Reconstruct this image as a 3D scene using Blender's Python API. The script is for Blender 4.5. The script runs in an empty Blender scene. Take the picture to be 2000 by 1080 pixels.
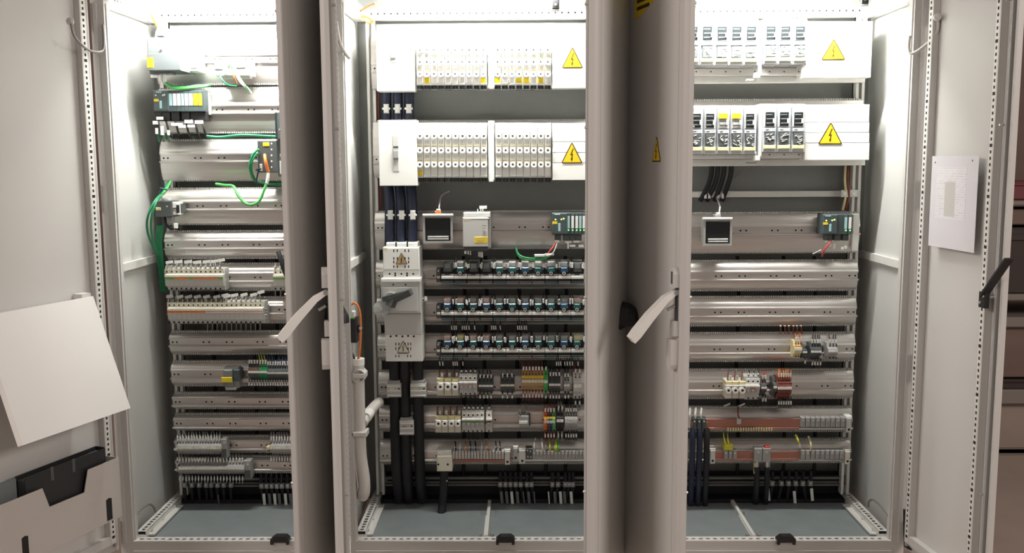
import bpy, math, random
from mathutils import Vector, Matrix
random.seed(7)
SC = bpy.context.scene
COL = SC.collection

# ------------------------------------------------------------------ camera
CX, CD, CZ = -0.35194, 3.26048, 1.35764
PITCH, YAW, ROLL, FPX = 0.122101, 0.0116057, -0.00528962, 1857.758
_f = Vector((-math.sin(YAW)*math.cos(PITCH), math.cos(YAW)*math.cos(PITCH), -math.sin(PITCH)))
_r = Vector((math.cos(YAW), math.sin(YAW), 0)); _u = _r.cross(_f)
_c, _s = math.cos(ROLL), math.sin(ROLL)
CR, CU, CF = _c*_r + _s*_u, -_s*_r + _c*_u, _f
CAMPOS = Vector((CX, -CD, CZ))
cam = bpy.data.cameras.new('camera'); camo = bpy.data.objects.new('camera', cam); COL.objects.link(camo)
cam.sensor_width = 36; cam.lens = FPX/2000*36; cam.clip_start = .05; cam.clip_end = 60
m = Matrix.Identity(4)
for i in range(3):
    m[i][0], m[i][1], m[i][2], m[i][3] = CR[i], CU[i], -CF[i], CAMPOS[i]
camo.matrix_world = m
SC.camera = camo

def at(u, v, Y):
    """world point on the plane y=Y that stands at photo pixel (u, v)"""
    d = CF + CR*((u-1000)/FPX) + CU*((540-v)/FPX)
    return CAMPOS + d*((Y - CAMPOS.y)/d.y)

# ------------------------------------------------------------------ world, light, exposure
W = bpy.data.worlds.new('hall_light'); SC.world = W; W.use_nodes = True
W.node_tree.nodes['Background'].inputs[0].default_value = (1.0, .865, .78, 1)
W.node_tree.nodes['Background'].inputs[1].default_value = .16
def area(name, loc, target, sx, sy, power, color):
    l = bpy.data.lights.new(name, 'AREA'); l.shape = 'RECTANGLE'; l.size = sx; l.size_y = sy
    l.energy = power; l.color = color
    o = bpy.data.objects.new(name, l); COL.objects.link(o); o.location = loc
    o.rotation_euler = (Vector(target)-Vector(loc)).to_track_quat('-Z', 'Y').to_euler()
    return o
area('hall_ceiling_light', (-4.8, -3.0, 3.2), (-.3, -.3, 1.0), 2.6, 1.2, 90, (1.0, .88, .81))
area('hall_ceiling_light', (4.2, -3.0, 3.2), (-.3, -.3, 1.0), 2.6, 1.2, 90, (1.0, .88, .81))
LAMP_POWER = 20
LAMP_COLOR = (1.0, .985, .93)
SC.view_settings.view_transform = 'Standard'
SC.view_settings.look = 'None'
SC.view_settings.exposure = 0.55
SC.view_settings.gamma = 1
SC.view_settings.use_curve_mapping = False

# ------------------------------------------------------------------ materials
def mat(name, col, rough=.5, metal=0, noise=0, nscale=30, stretch=(1,1,1), bump=0, bscale=300, emit=None, trans=0, alpha=1, spec=.5):
    M_ = bpy.data.materials.new(name); M_.use_nodes = True
    nt = M_.node_tree; b = nt.nodes['Principled BSDF']
    b.inputs['Base Color'].default_value = (*col, 1); b.inputs['Roughness'].default_value = rough
    b.inputs['Metallic'].default_value = metal
    b.inputs['Specular IOR Level'].default_value = spec
    if trans: b.inputs['Transmission Weight'].default_value = trans
    if alpha < 1: b.inputs['Alpha'].default_value = alpha
    if emit:
        b.inputs['Emission Color'].default_value = (*emit[0], 1); b.inputs['Emission Strength'].default_value = emit[1]
    if noise or bump:
        tc = nt.nodes.new('ShaderNodeTexCoord'); mp = nt.nodes.new('ShaderNodeMapping')
        mp.inputs['Scale'].default_value = stretch
        nt.links.new(tc.outputs['Object'], mp.inputs[0])
    if noise:
        n = nt.nodes.new('ShaderNodeTexNoise'); n.inputs['Scale'].default_value = nscale; n.inputs['Detail'].default_value = 4
        nt.links.new(mp.outputs[0], n.inputs['Vector'])
        mx = nt.nodes.new('ShaderNodeMix'); mx.data_type = 'RGBA'
        mx.inputs[6].default_value = (*[c*(1-noise) for c in col], 1)
        mx.inputs[7].default_value = (*[min(1, c*(1+noise)) for c in col], 1)
        nt.links.new(n.outputs[0], mx.inputs[0]); nt.links.new(mx.outputs[2], b.inputs['Base Color'])
    if bump:
        n = nt.nodes.new('ShaderNodeTexNoise'); n.inputs['Scale'].default_value = bscale; n.inputs['Detail'].default_value = 2
        nt.links.new(mp.outputs[0], n.inputs['Vector'])
        bp = nt.nodes.new('ShaderNodeBump'); bp.inputs['Strength'].default_value = bump; bp.inputs['Distance'].default_value = .002
        nt.links.new(n.outputs[0], bp.inputs['Height']); nt.links.new(bp.outputs[0], b.inputs['Normal'])
    return M_
M = dict(
    paint=mat('light_grey_powder_coat', (.60,.595,.575), .48, bump=.12, bscale=500),
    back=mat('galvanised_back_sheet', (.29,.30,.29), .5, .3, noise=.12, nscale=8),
    inner=mat('inner_grey_powder_coat', (.62,.625,.605), .45, bump=.1, bscale=500),
    alu=mat('brushed_aluminium', (.70,.675,.65), .34, .75, noise=.10, nscale=14, stretch=(.35,6,6)),
    steel=mat('bright_zinc_steel', (.72,.71,.69), .35, .85, noise=.08, nscale=40),
    dull=mat('dull_steel', (.20,.20,.19), .5, .4), zinc=mat('zinc_plated_frame', (.78,.77,.74), .42, .12, noise=.06, nscale=30),
    floorplate=mat('galvanised_floor_plate', (.33,.37,.38), .42, .35, noise=.16, nscale=12),
    white=mat('white_plastic', (.84,.84,.81), .38),
    cream=mat('cream_plastic', (.72,.69,.58), .45, noise=.04),
    ceramic=mat('white_ceramic', (.88,.87,.84), .22),
    grey=mat('mid_grey_plastic', (.36,.36,.35), .5),
    lgrey=mat('pale_grey_plastic', (.56,.56,.54), .45),
    bluegrey=mat('blue_grey_plastic', (.50,.54,.58), .42),
    dgrey=mat('dark_grey_plastic', (.075,.085,.085), .45),
    petrol=mat('anthracite_controller_plastic', (.060,.085,.088), .45),
    psgrey=mat('slate_device_plastic', (.16,.18,.185), .42),
    black=mat('black_plastic', (.018,.018,.02), .45),
    rubber=mat('black_rubber', (.012,.012,.015), .6),
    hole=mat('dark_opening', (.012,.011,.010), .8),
    yellow=mat('yellow_label', (.82,.62,.02), .45),
    signyellow=mat('warning_yellow', (.92,.60,.02), .4),
    ambers=mat('faded_amber_print', (.46,.30,.14), .5),
    signblack=mat('warning_border', (.05,.022,.002), .45),
    paleyellow=mat('pale_yellow_plastic', (.74,.66,.36), .45),
    orange=mat('orange_plastic', (.75,.22,.05), .45),
    red=mat('red_plastic', (.55,.04,.03), .45),
    pink=mat('pinkish_label', (.72,.52,.46), .5),
    redbrown=mat('brown_red_plastic', (.20,.05,.035), .45),
    green=mat('green_cable_sheath', (.015,.22,.09), .42),
    brightgreen=mat('bright_green_plastic', (.08,.45,.10), .45),
    greenstripe=mat('green_stripe', (.16,.42,.08), .5),
    gyellow=mat('green_yellow_sheath', (.62,.60,.05), .45),
    blue=mat('blue_wire', (.015,.045,.13), .45),
    navy=mat('navy_cable', (.012,.018,.045), .5),
    teal=mat('teal_relay_plastic', (.018,.10,.105), .25),
    tealblue=mat('blue_relay_plastic', (.020,.075,.15), .25),
    cyan=mat('pale_cyan_strip', (.38,.62,.64), .5),
    copper=mat('copper_bar', (.40,.185,.14), .4, .5, noise=.1, nscale=20, stretch=(.4,4,4)),
    braid=mat('grey_braided_strap', (.30,.29,.28), .55, .4, bump=.6, bscale=700),
    conduit=mat('pale_grey_conduit', (.62,.60,.57), .42),
    acrylic=mat('clear_acrylic', (.85,.9,.9), .12, trans=.75),
    glass=mat('dark_display_glass', (.015,.018,.02), .08),
    led=mat('green_led', (.1,.9,.2), .4, emit=((.25,1,.25), 2.0)),
    ledy=mat('yellow_led', (.9,.9,.2), .4, emit=((.75,1,.2), 1.6)),
    paper=None, sheet=mat('white_paper', (.68,.67,.71), .6),
    lampglass=mat('lamp_diffuser', (1,1,1), .4, emit=(LAMP_COLOR, 14)),
    concrete=mat('hall_concrete', (.34,.27,.23), .7, noise=.2, nscale=3),
    hallwall=mat('hall_wall_paint', (.17,.115,.095), .8, noise=.3, nscale=2, stretch=(.3,1,3)),
    hallyellow=mat('hall_yellow_beam', (.42,.30,.02), .5),
    hallgrey=mat('hall_grey_beam', (.22,.19,.17), .6),
    halldark=mat('hall_dark_box', (.045,.03,.027), .7),
    hallred=mat('hall_red_box', (.16,.03,.035), .6),
    board=mat('white_laminate', (.80,.79,.77), .4, noise=.03, nscale=2),
    pocket=mat('beige_grey_pocket', (.50,.47,.44), .5, noise=.03, nscale=5),
)
def paper_mat():
    p = mat('printed_paper', (.74,.73,.76), .6); nt = p.node_tree; b = nt.nodes['Principled BSDF']
    tc = nt.nodes.new('ShaderNodeTexCoord')
    br = nt.nodes.new('ShaderNodeTexBrick'); br.inputs['Scale'].default_value = 1.0
    br.inputs['Color1'].default_value = (.62,.61,.65,1); br.inputs['Color2'].default_value = (.74,.73,.76,1)
    br.inputs['Mortar'].default_value = (.76,.75,.78,1); br.inputs['Mortar Size'].default_value = .002
    br.inputs['Brick Width'].default_value = .017; br.inputs['Row Height'].default_value = .008; br.inputs['Mortar Smooth'].default_value = .3
    mp = nt.nodes.new('ShaderNodeMapping'); mp.inputs['Rotation'].default_value = (math.radians(90), 0, 0)
    nt.links.new(tc.outputs['Object'], mp.inputs[0]); nt.links.new(mp.outputs[0], br.inputs['Vector'])
    nt.links.new(br.outputs[0], b.inputs['Base Color'])
    return p
M['paper'] = paper_mat()

# ------------------------------------------------------------------ mesh helpers
class MB:
    def __init__(s): s.v = []; s.f = []; s.smooth = []
    def add(s, vs, fs, sm=False):
        n = len(s.v); s.v += [tuple(p) for p in vs]; s.f += [tuple(i+n for i in f) for f in fs]; s.smooth += [sm]*len(fs); return s
    def box(s, x0, x1, y0, y1, z0, z1):
        return s.add([(x0,y0,z0),(x1,y0,z0),(x1,y1,z0),(x0,y1,z0),(x0,y0,z1),(x1,y0,z1),(x1,y1,z1),(x0,y1,z1)],
            [(0,3,2,1),(4,5,6,7),(0,1,5,4),(1,2,6,5),(2,3,7,6),(3,0,4,7)])
    def cbox(s, x0, x1, y0, y1, z0, z1, c=.003):
        """box whose camera-facing (-y) edges are chamfered"""
        c = min(c, (x1-x0)*.3, (z1-z0)*.3, (y1-y0)*.9)
        a = [(x0,z0),(x1,z0),(x1,z1),(x0,z1)]; b = [(x0+c,z0+c),(x1-c,z0+c),(x1-c,z1-c),(x0+c,z1-c)]
        vs = [(x,y1,z) for x,z in a]+[(x,y0+c,z) for x,z in a]+[(x,y0,z) for x,z in b]
        fs = [(3,2,1,0),(8,9,10,11)]
        for i in range(4):
            j = (i+1)%4; fs += [(i,j,4+j,4+i),(4+i,4+j,8+j,8+i)]
        return s.add(vs, fs)
    def obox(s, p0, p1, w, t, up=(0,0,1)):
        """bar from p0 to p1, w wide, t thick"""
        p0, p1 = Vector(p0), Vector(p1); d = (p1-p0).normalized(); a = d.cross(Vector(up))
        if a.length < 1e-4: a = d.cross(Vector((1,0,0)))
        a.normalize(); b = a.cross(d)
        a *= w/2; b *= t/2
        return s.add([p0-a-b,p0+a-b,p0+a+b,p0-a+b,p1-a-b,p1+a-b,p1+a+b,p1-a+b],
            [(0,3,2,1),(4,5,6,7),(0,1,5,4),(1,2,6,5),(2,3,7,6),(3,0,4,7)])
    def cyl(s, p0, p1, r, n=10, r2=None, cap=True):
        p0, p1 = Vector(p0), Vector(p1); d = (p1-p0).normalized(); r2 = r if r2 is None else r2
        a = d.orthogonal().normalized(); b = d.cross(a); vs = []
        for p, q in ((p0,r),(p1,r2)):
            for i in range(n):
                t = 2*math.pi*i/n; vs.append(p+a*q*math.cos(t)+b*q*math.sin(t))
        s.add(vs, [(i,(i+1)%n,n+(i+1)%n,n+i) for i in range(n)], True)
        if cap: s.add(vs, [tuple(range(n-1,-1,-1)), tuple(range(n,2*n))])
        return s
    def ring(s, c, ro, ri, y0, y1, n=12):
        """collar with its axis along y"""
        c = Vector(c); vs = []
        for r_, y in ((ro,y1),(ro,y0),(ri,y0),(ri,y1)):
            for i in range(n):
                t = 2*math.pi*i/n; vs.append((c.x+r_*math.cos(t), y, c.z+r_*math.sin(t)))
        fs = []
        for k in range(3):
            fs += [(k*n+i, k*n+(i+1)%n, (k+1)*n+(i+1)%n, (k+1)*n+i) for i in range(n)]
        return s.add(vs, fs)
    def tube(s, pts, r, n=8, sub=4):
        P = [Vector(p) for p in pts]; Q = []
        if len(P) > 2 and sub > 1:
            for i in range(len(P)-1):
                a, b, c, d = P[max(0,i-1)], P[i], P[i+1], P[min(len(P)-1,i+2)]
                for k in range(sub):
                    t = k/sub
                    Q.append(.5*((2*b)+(-a+c)*t+(2*a-5*b+4*c-d)*t*t+(-a+3*b-3*c+d)*t**3))
            Q.append(P[-1])
        else: Q = P
        vs = []; pa = None
        for i, p in enumerate(Q):
            d = (Q[min(i+1,len(Q)-1)]-Q[max(i-1,0)]).normalized()
            if pa is None: pa = d.orthogonal().normalized()
            a = (pa - d*pa.dot(d)).normalized(); pa = a; b = d.cross(a)
            for k in range(n):
                t = 2*math.pi*k/n; vs.append(p+a*r*math.cos(t)+b*r*math.sin(t))
        L = len(Q)
        s.add(vs, [(i*n+k, i*n+(k+1)%n, (i+1)*n+(k+1)%n, (i+1)*n+k) for i in range(L-1) for k in range(n)], True)
        return s.add(vs, [tuple(range(n-1,-1,-1)), tuple(range((L-1)*n, L*n))])
    def extx(s, prof, x0, x1):
        """closed (y,z) outline swept along x"""
        n = len(prof); vs = [(x0,y,z) for y,z in prof]+[(x1,y,z) for y,z in prof]
        return s.add(vs, [(i,(i+1)%n,n+(i+1)%n,n+i) for i in range(n)]+[tuple(range(n-1,-1,-1)), tuple(range(n,2*n))])
    def exty(s, poly, y0, y1):
        n = len(poly); vs = [(x,y0,z) for x,z in poly]+[(x,y1,z) for x,z in poly]
        return s.add(vs, [(i,(i+1)%n,n+(i+1)%n,n+i) for i in range(n)]+[tuple(range(n-1,-1,-1)), tuple(range(n,2*n))])
    def frame(s, x0, x1, z0, z1, b, y0, y1):
        s.box(x0,x1,y0,y1,z1-b,z1); s.box(x0,x1,y0,y1,z0,z0+b); s.box(x0,x0+b,y0,y1,z0+b,z1-b); return s.box(x1-b,x1,y0,y1,z0+b,z1-b)
    def mesh(s, name):
        me = bpy.data.meshes.new(name); me.from_pydata(s.v, [], s.f)
        me.polygons.foreach_set('use_smooth', s.smooth)
        import bmesh
        bm = bmesh.new(); bm.from_mesh(me); bmesh.ops.recalc_face_normals(bm, faces=bm.faces); bm.to_mesh(me); bm.free()
        return me

def link(name, data, parent=None, loc=None):
    o = bpy.data.objects.new(name, data); COL.objects.link(o)
    if parent is not None: o.parent = parent
    if loc is not None: o.location = loc
    return o
def tag(o, label, cat, group=None):
    o['label'] = label; o['category'] = cat
    if group: o['group'] = group
    return o
def thing(name, label, cat, loc, group=None):
    return tag(link(name, None, None, loc), label, cat, group)
def part(name, mb, mt, parent, label=None, loc=None):
    me = mb.mesh(name); me.materials.append(M[mt] if isinstance(mt, str) else mt)
    o = link(name, me, parent, loc)
    if label: o['label'] = label
    return o
def inst(name, me, parent, loc):
    return link(name, me, parent, loc)
def single(name, mb, mt, label, cat, loc=(0,0,0), group=None):
    return tag(part(name, mb, mt, None, None, loc), label, cat, group)
def copy_tree(o, parent=None):
    c = o.copy(); COL.objects.link(c)
    if parent is not None: c.parent = parent
    for ch in list(o.children): copy_tree(ch, c)
    return c
ORD = ['first','second','third','fourth','fifth','sixth','seventh','eighth','ninth','tenth','eleventh','twelfth','thirteenth',
       'fourteenth','fifteenth','sixteenth','seventeenth','eighteenth','nineteenth','twentieth','twenty-first','twenty-second']
def rect(u0, v0, u1, v1, Y):
    """real x0,x1,z0,z1 on plane Y of a photo rectangle"""
    uc, vc = (u0+u1)/2, (v0+v1)/2
    return at(u0,vc,Y).x, at(u1,vc,Y).x, at(uc,v1,Y).z, at(uc,v0,Y).z
RAILY = .36
class Dev:
    """a device on a rail: its parts are given as photo rectangles on real depth planes"""
    def __init__(s, name, label, cat, u0, v0, u1, v1, Y=RAILY, group=None):
        x0,x1,z0,z1 = rect(u0,v0,u1,v1,Y)
        s.o = Vector(((x0+x1)/2, Y, z0)); s.t = thing(name, label, cat, s.o, group)
    def R(s, u0, v0, u1, v1, Y):
        x0,x1,z0,z1 = rect(u0,v0,u1,v1,Y)
        return x0-s.o.x, x1-s.o.x, z0-s.o.z, z1-s.o.z
    def box(s, name, mt, u0, v0, u1, v1, yf, dep, c=.002, parent=None, label=None):
        x0,x1,z0,z1 = s.R(u0,v0,u1,v1,yf)
        return part(name, MB().cbox(x0,x1,yf-s.o.y,yf-s.o.y+dep,z0,z1,c), mt, parent or s.t, label)
    def boxes(s, name, mt, rects, yf, dep, c=.001, parent=None):
        mb = MB()
        for r_ in rects:
            x0,x1,z0,z1 = s.R(*r_, yf); mb.cbox(x0,x1,yf-s.o.y,yf-s.o.y+dep,z0,z1,c)
        return part(name, mb, mt, parent or s.t)
    def p(s, u, v, Y): return at(u,v,Y)-s.o
    def disc(s, name, mt, u, v, rpx, yf, dep, parent=None, n=12):
        c = s.p(u,v,yf); r_ = abs(at(u+rpx,v,yf).x-at(u,v,yf).x)
        return part(name, MB().cyl(c+Vector((0,dep,0)), c, r_, n), mt, parent or s.t)
    def discs(s, name, mt, uvs, rpx, yf, dep, parent=None, n=8):
        mb = MB()
        for u,v in uvs:
            c = s.p(u,v,yf); r_ = abs(at(u+rpx,v,yf).x-at(u,v,yf).x); mb.cyl(c+Vector((0,dep,0)), c, r_, n)
        return part(name, mb, mt, parent or s.t)
    def ring(s, name, mt, u, v, ro, ri, yf, dep, parent=None):
        c = s.p(u,v,yf); k = abs(at(u+1,v,yf).x-at(u,v,yf).x)
        return part(name, MB().ring(c, ro*k, ri*k, yf-s.o.y, yf-s.o.y+dep), mt, parent or s.t)
    def wire(s, name, mt, uvy, r, parent=None, n=6, sub=4):
        return part(name, MB().tube([s.p(*q) for q in uvy], r, n, sub), mt, parent or s.t)
    def extx(s, name, mt, u0, u1, prof, yf, parent=None):
        """prof: (photo row, distance behind yf)"""
        uc = (u0+u1)/2; vc = prof[0][0]
        x0, x1 = at(u0,vc,yf).x-s.o.x, at(u1,vc,yf).x-s.o.x
        return part(name, MB().extx([(yf+d-s.o.y, at(uc,v,yf+0).z-s.o.z) for v,d in prof], x0, x1), mt, parent or s.t)
def cable(name, label, cat, mt, uvy, r, group=None, n=8, extra=None):
    o = at(*uvy[0]); mb = MB().tube([at(*q)-o for q in uvy], r, n)
    return single(name, mb, mt, label, cat, o, group)

# ------------------------------------------------------------------ perforated sheet helpers
def perf(mb, origin, du, dv, L, Wd, hl, hw, pitch, depth, start=None):
    """sheet L x Wd in the plane (du,dv) with a row of rectangular slots; slot walls go `depth` along du x dv"""
    o = Vector(origin); du = Vector(du); dv = Vector(dv); n = du.cross(dv)*-depth
    def P(a, b, k=0): return o+du*a+dv*b+(n if k else Vector((0,0,0)))
    b0, b1 = (Wd-hw)/2, (Wd+hw)/2
    cnt = int((L-pitch*.6)/pitch); st = (L-cnt*pitch)/2 if start is None else start
    mb.add([P(0,0),P(L,0),P(L,b0),P(0,b0)], [(0,1,2,3)]); mb.add([P(0,b1),P(L,b1),P(L,Wd),P(0,Wd)], [(0,1,2,3)])
    x = 0
    for i in range(cnt):
        c = st+(i+.5)*pitch; a0, a1 = c-hl/2, c+hl/2
        mb.add([P(x,b0),P(a0,b0),P(a0,b1),P(x,b1)], [(0,1,2,3)])
        q = [(a0,b0),(a1,b0),(a1,b1),(a0,b1)]
        mb.add([P(*t) for t in q]+[P(*t,1) for t in q], [(0,1,5,4),(1,2,6,5),(2,3,7,6),(3,0,4,7)])
        x = a1
    mb.add([P(x,b0),P(L,b0),P(L,b1),P(x,b1)], [(0,1,2,3)])
    return mb

# ------------------------------------------------------------------ the hall
def struct(name, mb, mt):
    o = part(name, mb, mt, None); o['kind'] = 'structure'; return o
ZF = -.14
struct('floor', MB().box(-6,6,-6,4,ZF-.05,ZF), 'concrete')
struct('wall_back', MB().box(-6,6,3.0,3.1,ZF,4.2), 'hallwall')

def hall_rack():
    t = thing('storage_rack', 'brown shelving with yellow beam behind the far right door edge', 'rack', (2.2, 1.5, ZF))
    def B(n, mt, v0, v1, x0=-.45, x1=1.2, y0=0, dep=.5):
        za, zb = at(1980,v1,1.5).z-ZF, at(1980,v0,1.5).z-ZF
        part(n, MB().cbox(x0,x1,y0,y0+dep,max(.002,za),zb,.006), mt, t)
    B('beam', 'hallyellow', 888, 908, y0=-.03, dep=.06)
    B('beam', 'hallgrey', 911, 921, y0=-.04, dep=.06)
    B('shelf_board', 'hallgrey', 392, 402); B('shelf_board', 'hallgrey', 575, 588); B('shelf_board', 'hallgrey', 620, 640)
    B('shelf_board', 'hallgrey', 762, 790); B('panel', 'hallwall', 410, 440, y0=.03, dep=.3); B('panel', 'hallwall', 640, 740, y0=.03, dep=.3)
    B('panel', 'concrete', 790, 886, y0=.04, dep=.3); B('panel', 'concrete', 925, 1100, y0=.02, dep=.3)
    for x in (-.45, 1.15): part('upright', MB().box(x,x+.05,.45,.5,.0,2.3), 'halldark', t)
hall_rack()
def hall_boxes():
    for v0, v1, mt, lab in ((355,392,'hallred','dark red box on the brown rack at the right edge'),
                            (445,575,'halldark','dark brown crate on the middle of the rack at right edge'),
                            (742,762,'halldark','flat dark tray on the rack above the yellow beam')):
        a, b = at(1980,v1,1.52), at(1980,v0,1.52)
        d = thing('storage_box', lab, 'box', (2.2,1.52,a.z))
        part('body', MB().cbox(-.4,.5,0,.35,0,b.z-a.z,.01), mt, d); part('lid_rim', MB().box(-.41,.51,-.01,.36,(b.z-a.z)*.82,(b.z-a.z)*.9), mt, d)
hall_boxes()

# ------------------------------------------------------------------ cabinets
BAYS = dict(left=(-1.80,-1.0), middle=(-1.0,0.0), right=(0.0,1.0))
TOP, RZ, DEP = 2.0, 1.886, .50
CAB = {}
def cabinet(key, a, b):
    c = thing('switchgear_cabinet', {'left':'pale grey open cabinet with a document pocket on its door, far left',
        'middle':'pale grey open cabinet in the middle with the tall main switch',
        'right':'pale grey open cabinet on the right with a paper on its door'}[key], 'cabinet', ((a+b)/2, 0, 0))
    cx = (a+b)/2; A, B = a-cx, b-cx
    def pt(n, mb, mt, l=None): return part(n, mb, mt, c, l)
    pw = .045
    for s, x0, x1 in ((1,A,A+pw),(-1,B-pw,B)):
        # folded corner post with a raised inner rib
        pr = MB().box(x0,x1,.0,.045,-.10,TOP)
        ix = x1 if s > 0 else x0
        pr.box(min(ix,ix+s*.004),max(ix,ix+s*.004),.012,.030,0.0,RZ)
        p_ = pt('corner_post', pr, 'paint')
        ox = x0+.010 if s > 0 else x1-.022
        part('seal_rib', MB().box(ox,ox+.012,-.006,0,0,RZ), 'inner', p_)
    for s in (1,-1):
        x = A+.008 if s > 0 else B-.012
        w = pt('side_panel', MB().box(x,x+.004,.045,DEP,-.02,TOP-.01), 'inner')
        # brace along the wall half way up
        zb = at(1720,503,.2).z
        xi = x+.004 if s > 0 else x
        part('wall_brace', MB().box(min(xi,xi+s*.014),max(xi,xi+s*.014),.05,DEP-.01,zb-.028,zb), 'zinc', w)
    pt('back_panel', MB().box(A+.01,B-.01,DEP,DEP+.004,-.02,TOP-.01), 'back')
    pt('roof_panel', MB().box(A,B,0,DEP+.01,TOP,TOP+.01), 'paint')
    # top frame: perforated rails
    for s in (1,-1):
        x = A+pw if s > 0 else B-pw
        mb = perf(MB(), (x,.045,RZ), (0,1,0), (0,0,1), DEP-.10, .05, .012, .008, .025, .004*(1 if s>0 else -1))
        mb.box(min(A+.012 if s>0 else B-.012, x), max(A+.012 if s>0 else B-.012, x), .045,DEP-.05,RZ-.004,RZ)
        mb.box(min(x-s*.02,x-s*.005), max(x-s*.02,x-s*.005), .045,DEP-.05,RZ,RZ+.05)
        tr_ = pt('top_side_rail', mb, 'zinc')
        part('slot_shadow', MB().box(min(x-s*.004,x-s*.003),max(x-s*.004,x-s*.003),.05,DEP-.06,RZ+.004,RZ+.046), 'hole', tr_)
    mb = perf(MB(), (A+pw,.445,RZ+.012), (1,0,0), (0,0,1), B-A-2*pw, .026, .007, .007, .025, .004)
    mb.box(A+pw,B-pw,.450,.478,RZ+.001,RZ+.040)
    br_ = pt('top_back_rail', mb, 'zinc')
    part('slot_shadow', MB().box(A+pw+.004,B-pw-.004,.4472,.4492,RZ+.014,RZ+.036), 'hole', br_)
    pt('top_front_rail', MB().box(A+pw,B-pw,.0,.045,RZ+.018,TOP-.01), 'paint')
    # floor frame
    mb = perf(MB(), (A+pw,.002,.004), (1,0,0), (0,1,0), B-A-2*pw, .040, .0135, .011, .0256, .004)
    mb.box(A+pw,B-pw,.004,.040,-.030,-.006)
    fr_ = pt('floor_front_rail', mb, 'zinc')
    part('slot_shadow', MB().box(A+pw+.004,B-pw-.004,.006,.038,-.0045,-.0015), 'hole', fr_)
    fb = pt('bottom_front_beam', MB().box(A+pw,B-pw,.0,.035,-.10,-.010).box(A+pw,B-pw,.0,.002,-.010,.003).box(A+pw,B-pw,-.006,.0,-.050,-.030), 'paint')
    for s in (1,-1):
        x0, x1 = (A+pw-.004, A+pw+.03) if s > 0 else (B-pw-.03, B-pw+.004)
        mb = perf(MB(), (x0,.042,.022), (1,0,0), (0,1,0), x1-x0, DEP-.06, .001,.001, 10, .004)
        mb = perf(MB(), (x1 if s>0 else x1,.042,.024), (0,1,0), (-1,0,0), DEP-.06, x1-x0, .016, .013, .025, .004)
        mb.box(x0,x1,.042,DEP-.02,-.02,.012)
        xx = x1 if s > 0 else x0
        mb.box(min(xx,xx-s*.002),max(xx,xx-s*.002),.042,DEP-.02,.012,.024)
        r = pt('floor_side_rail', mb, 'zinc')
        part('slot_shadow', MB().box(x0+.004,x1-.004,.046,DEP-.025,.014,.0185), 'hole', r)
        sc = MB(); 
        for y in (.09,.20,.33): sc.cyl((xx+s*.006,y,.010),(xx-s*.0,y,.010),.006,8)
        part('bolt_heads', sc, 'steel', r)
        part('flange', MB().box(min(xx,xx+s*.022),max(xx,xx+s*.022),.06,.36,.0,.006), 'zinc', r)
    xm = at({'left':300,'middle':950,'right':1470}[key],1045,.06).x-cx
    spl = [A+.05,B-.05] if key == 'left' else [A+.05, xm, B-.05]
    for i in range(len(spl)-1):
        pt('floor_plate', MB().box(spl[i]+.002,spl[i+1]-.002,.042,.40,-.012,-.004), 'floorplate')
    if key != 'left':
        d = pt('floor_divider', MB().box(xm-.006,xm+.006,.042,.40,-.010,.010).box(xm-.010,xm+.004,.046,.25,-.004,.004), 'zinc')
        sc = MB()
        for y in (.055,.27):
            for s in (-1,1): sc.cyl((xm+s*.022,y,-.006),(xm+s*.022,y,.012),.007,8)
        part('bolt_heads', sc, 'steel', d)
    # black foam cable entry at the back of the floor
    pt('cable_entry_seal', MB().box(A+.05,B-.05,.40,DEP-.005,-.012,.012), 'rubber', 'black foam cable entry strip')
    pt('rear_shade_strip', MB().box(A+.05,B-.05,.462,.48,.012,.10), 'rubber')  # black strip standing in for the unlit foot of the back panel
    # upright columns that carry the rails
    cols = {'left':[-1.715,-1.05],'middle':[-.925,-.06],'right':[.06,.925]}[key]
    for x in cols:
        x -= cx; pt('support_column', MB().box(x-.016,x-.006,.405,.45,.03,RZ).box(x+.006,x+.016,.405,.45,.03,RZ).box(x-.016,x+.016,.435,.45,.03,RZ), 'zinc')
    # cross tube behind the rails
    if key == 'right':
        z = at(1550,379,.45).z; pt('cross_tube', MB().box(A+.07,.925-cx,.452,.475,z-.011,z+.011), 'zinc')
    CAB[key] = (c, cx)
for k,(a,b) in BAYS.items(): cabinet(k,a,b)

def clip(key, u):
    d = Dev('cable_clip','black plastic clip hooked over the floor rail of the %s cabinet'%key,'clip',u-18,1045,u+18,1062,.0)
    x0,x1,z0,z1 = d.R(u-18,1046,u+18,1062,.0)
    part('arch', MB().exty([(x0,z0),(x0,z1-.012),(x0+.016,z1),(x1-.012,z1),(x1,z1-.010),(x1,z0),(x1-.010,z0),(x1-.010,z0+.008),(x0+.010,z0+.008),(x0+.010,z0)],-.010,.02), 'black', d.t)
    part('tongue', MB().box(x0+.010,x1-.010,.004,.014,z0,z0+.006), 'grey', d.t)
clip('left',547); clip('middle',987); clip('right',1535)

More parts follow.
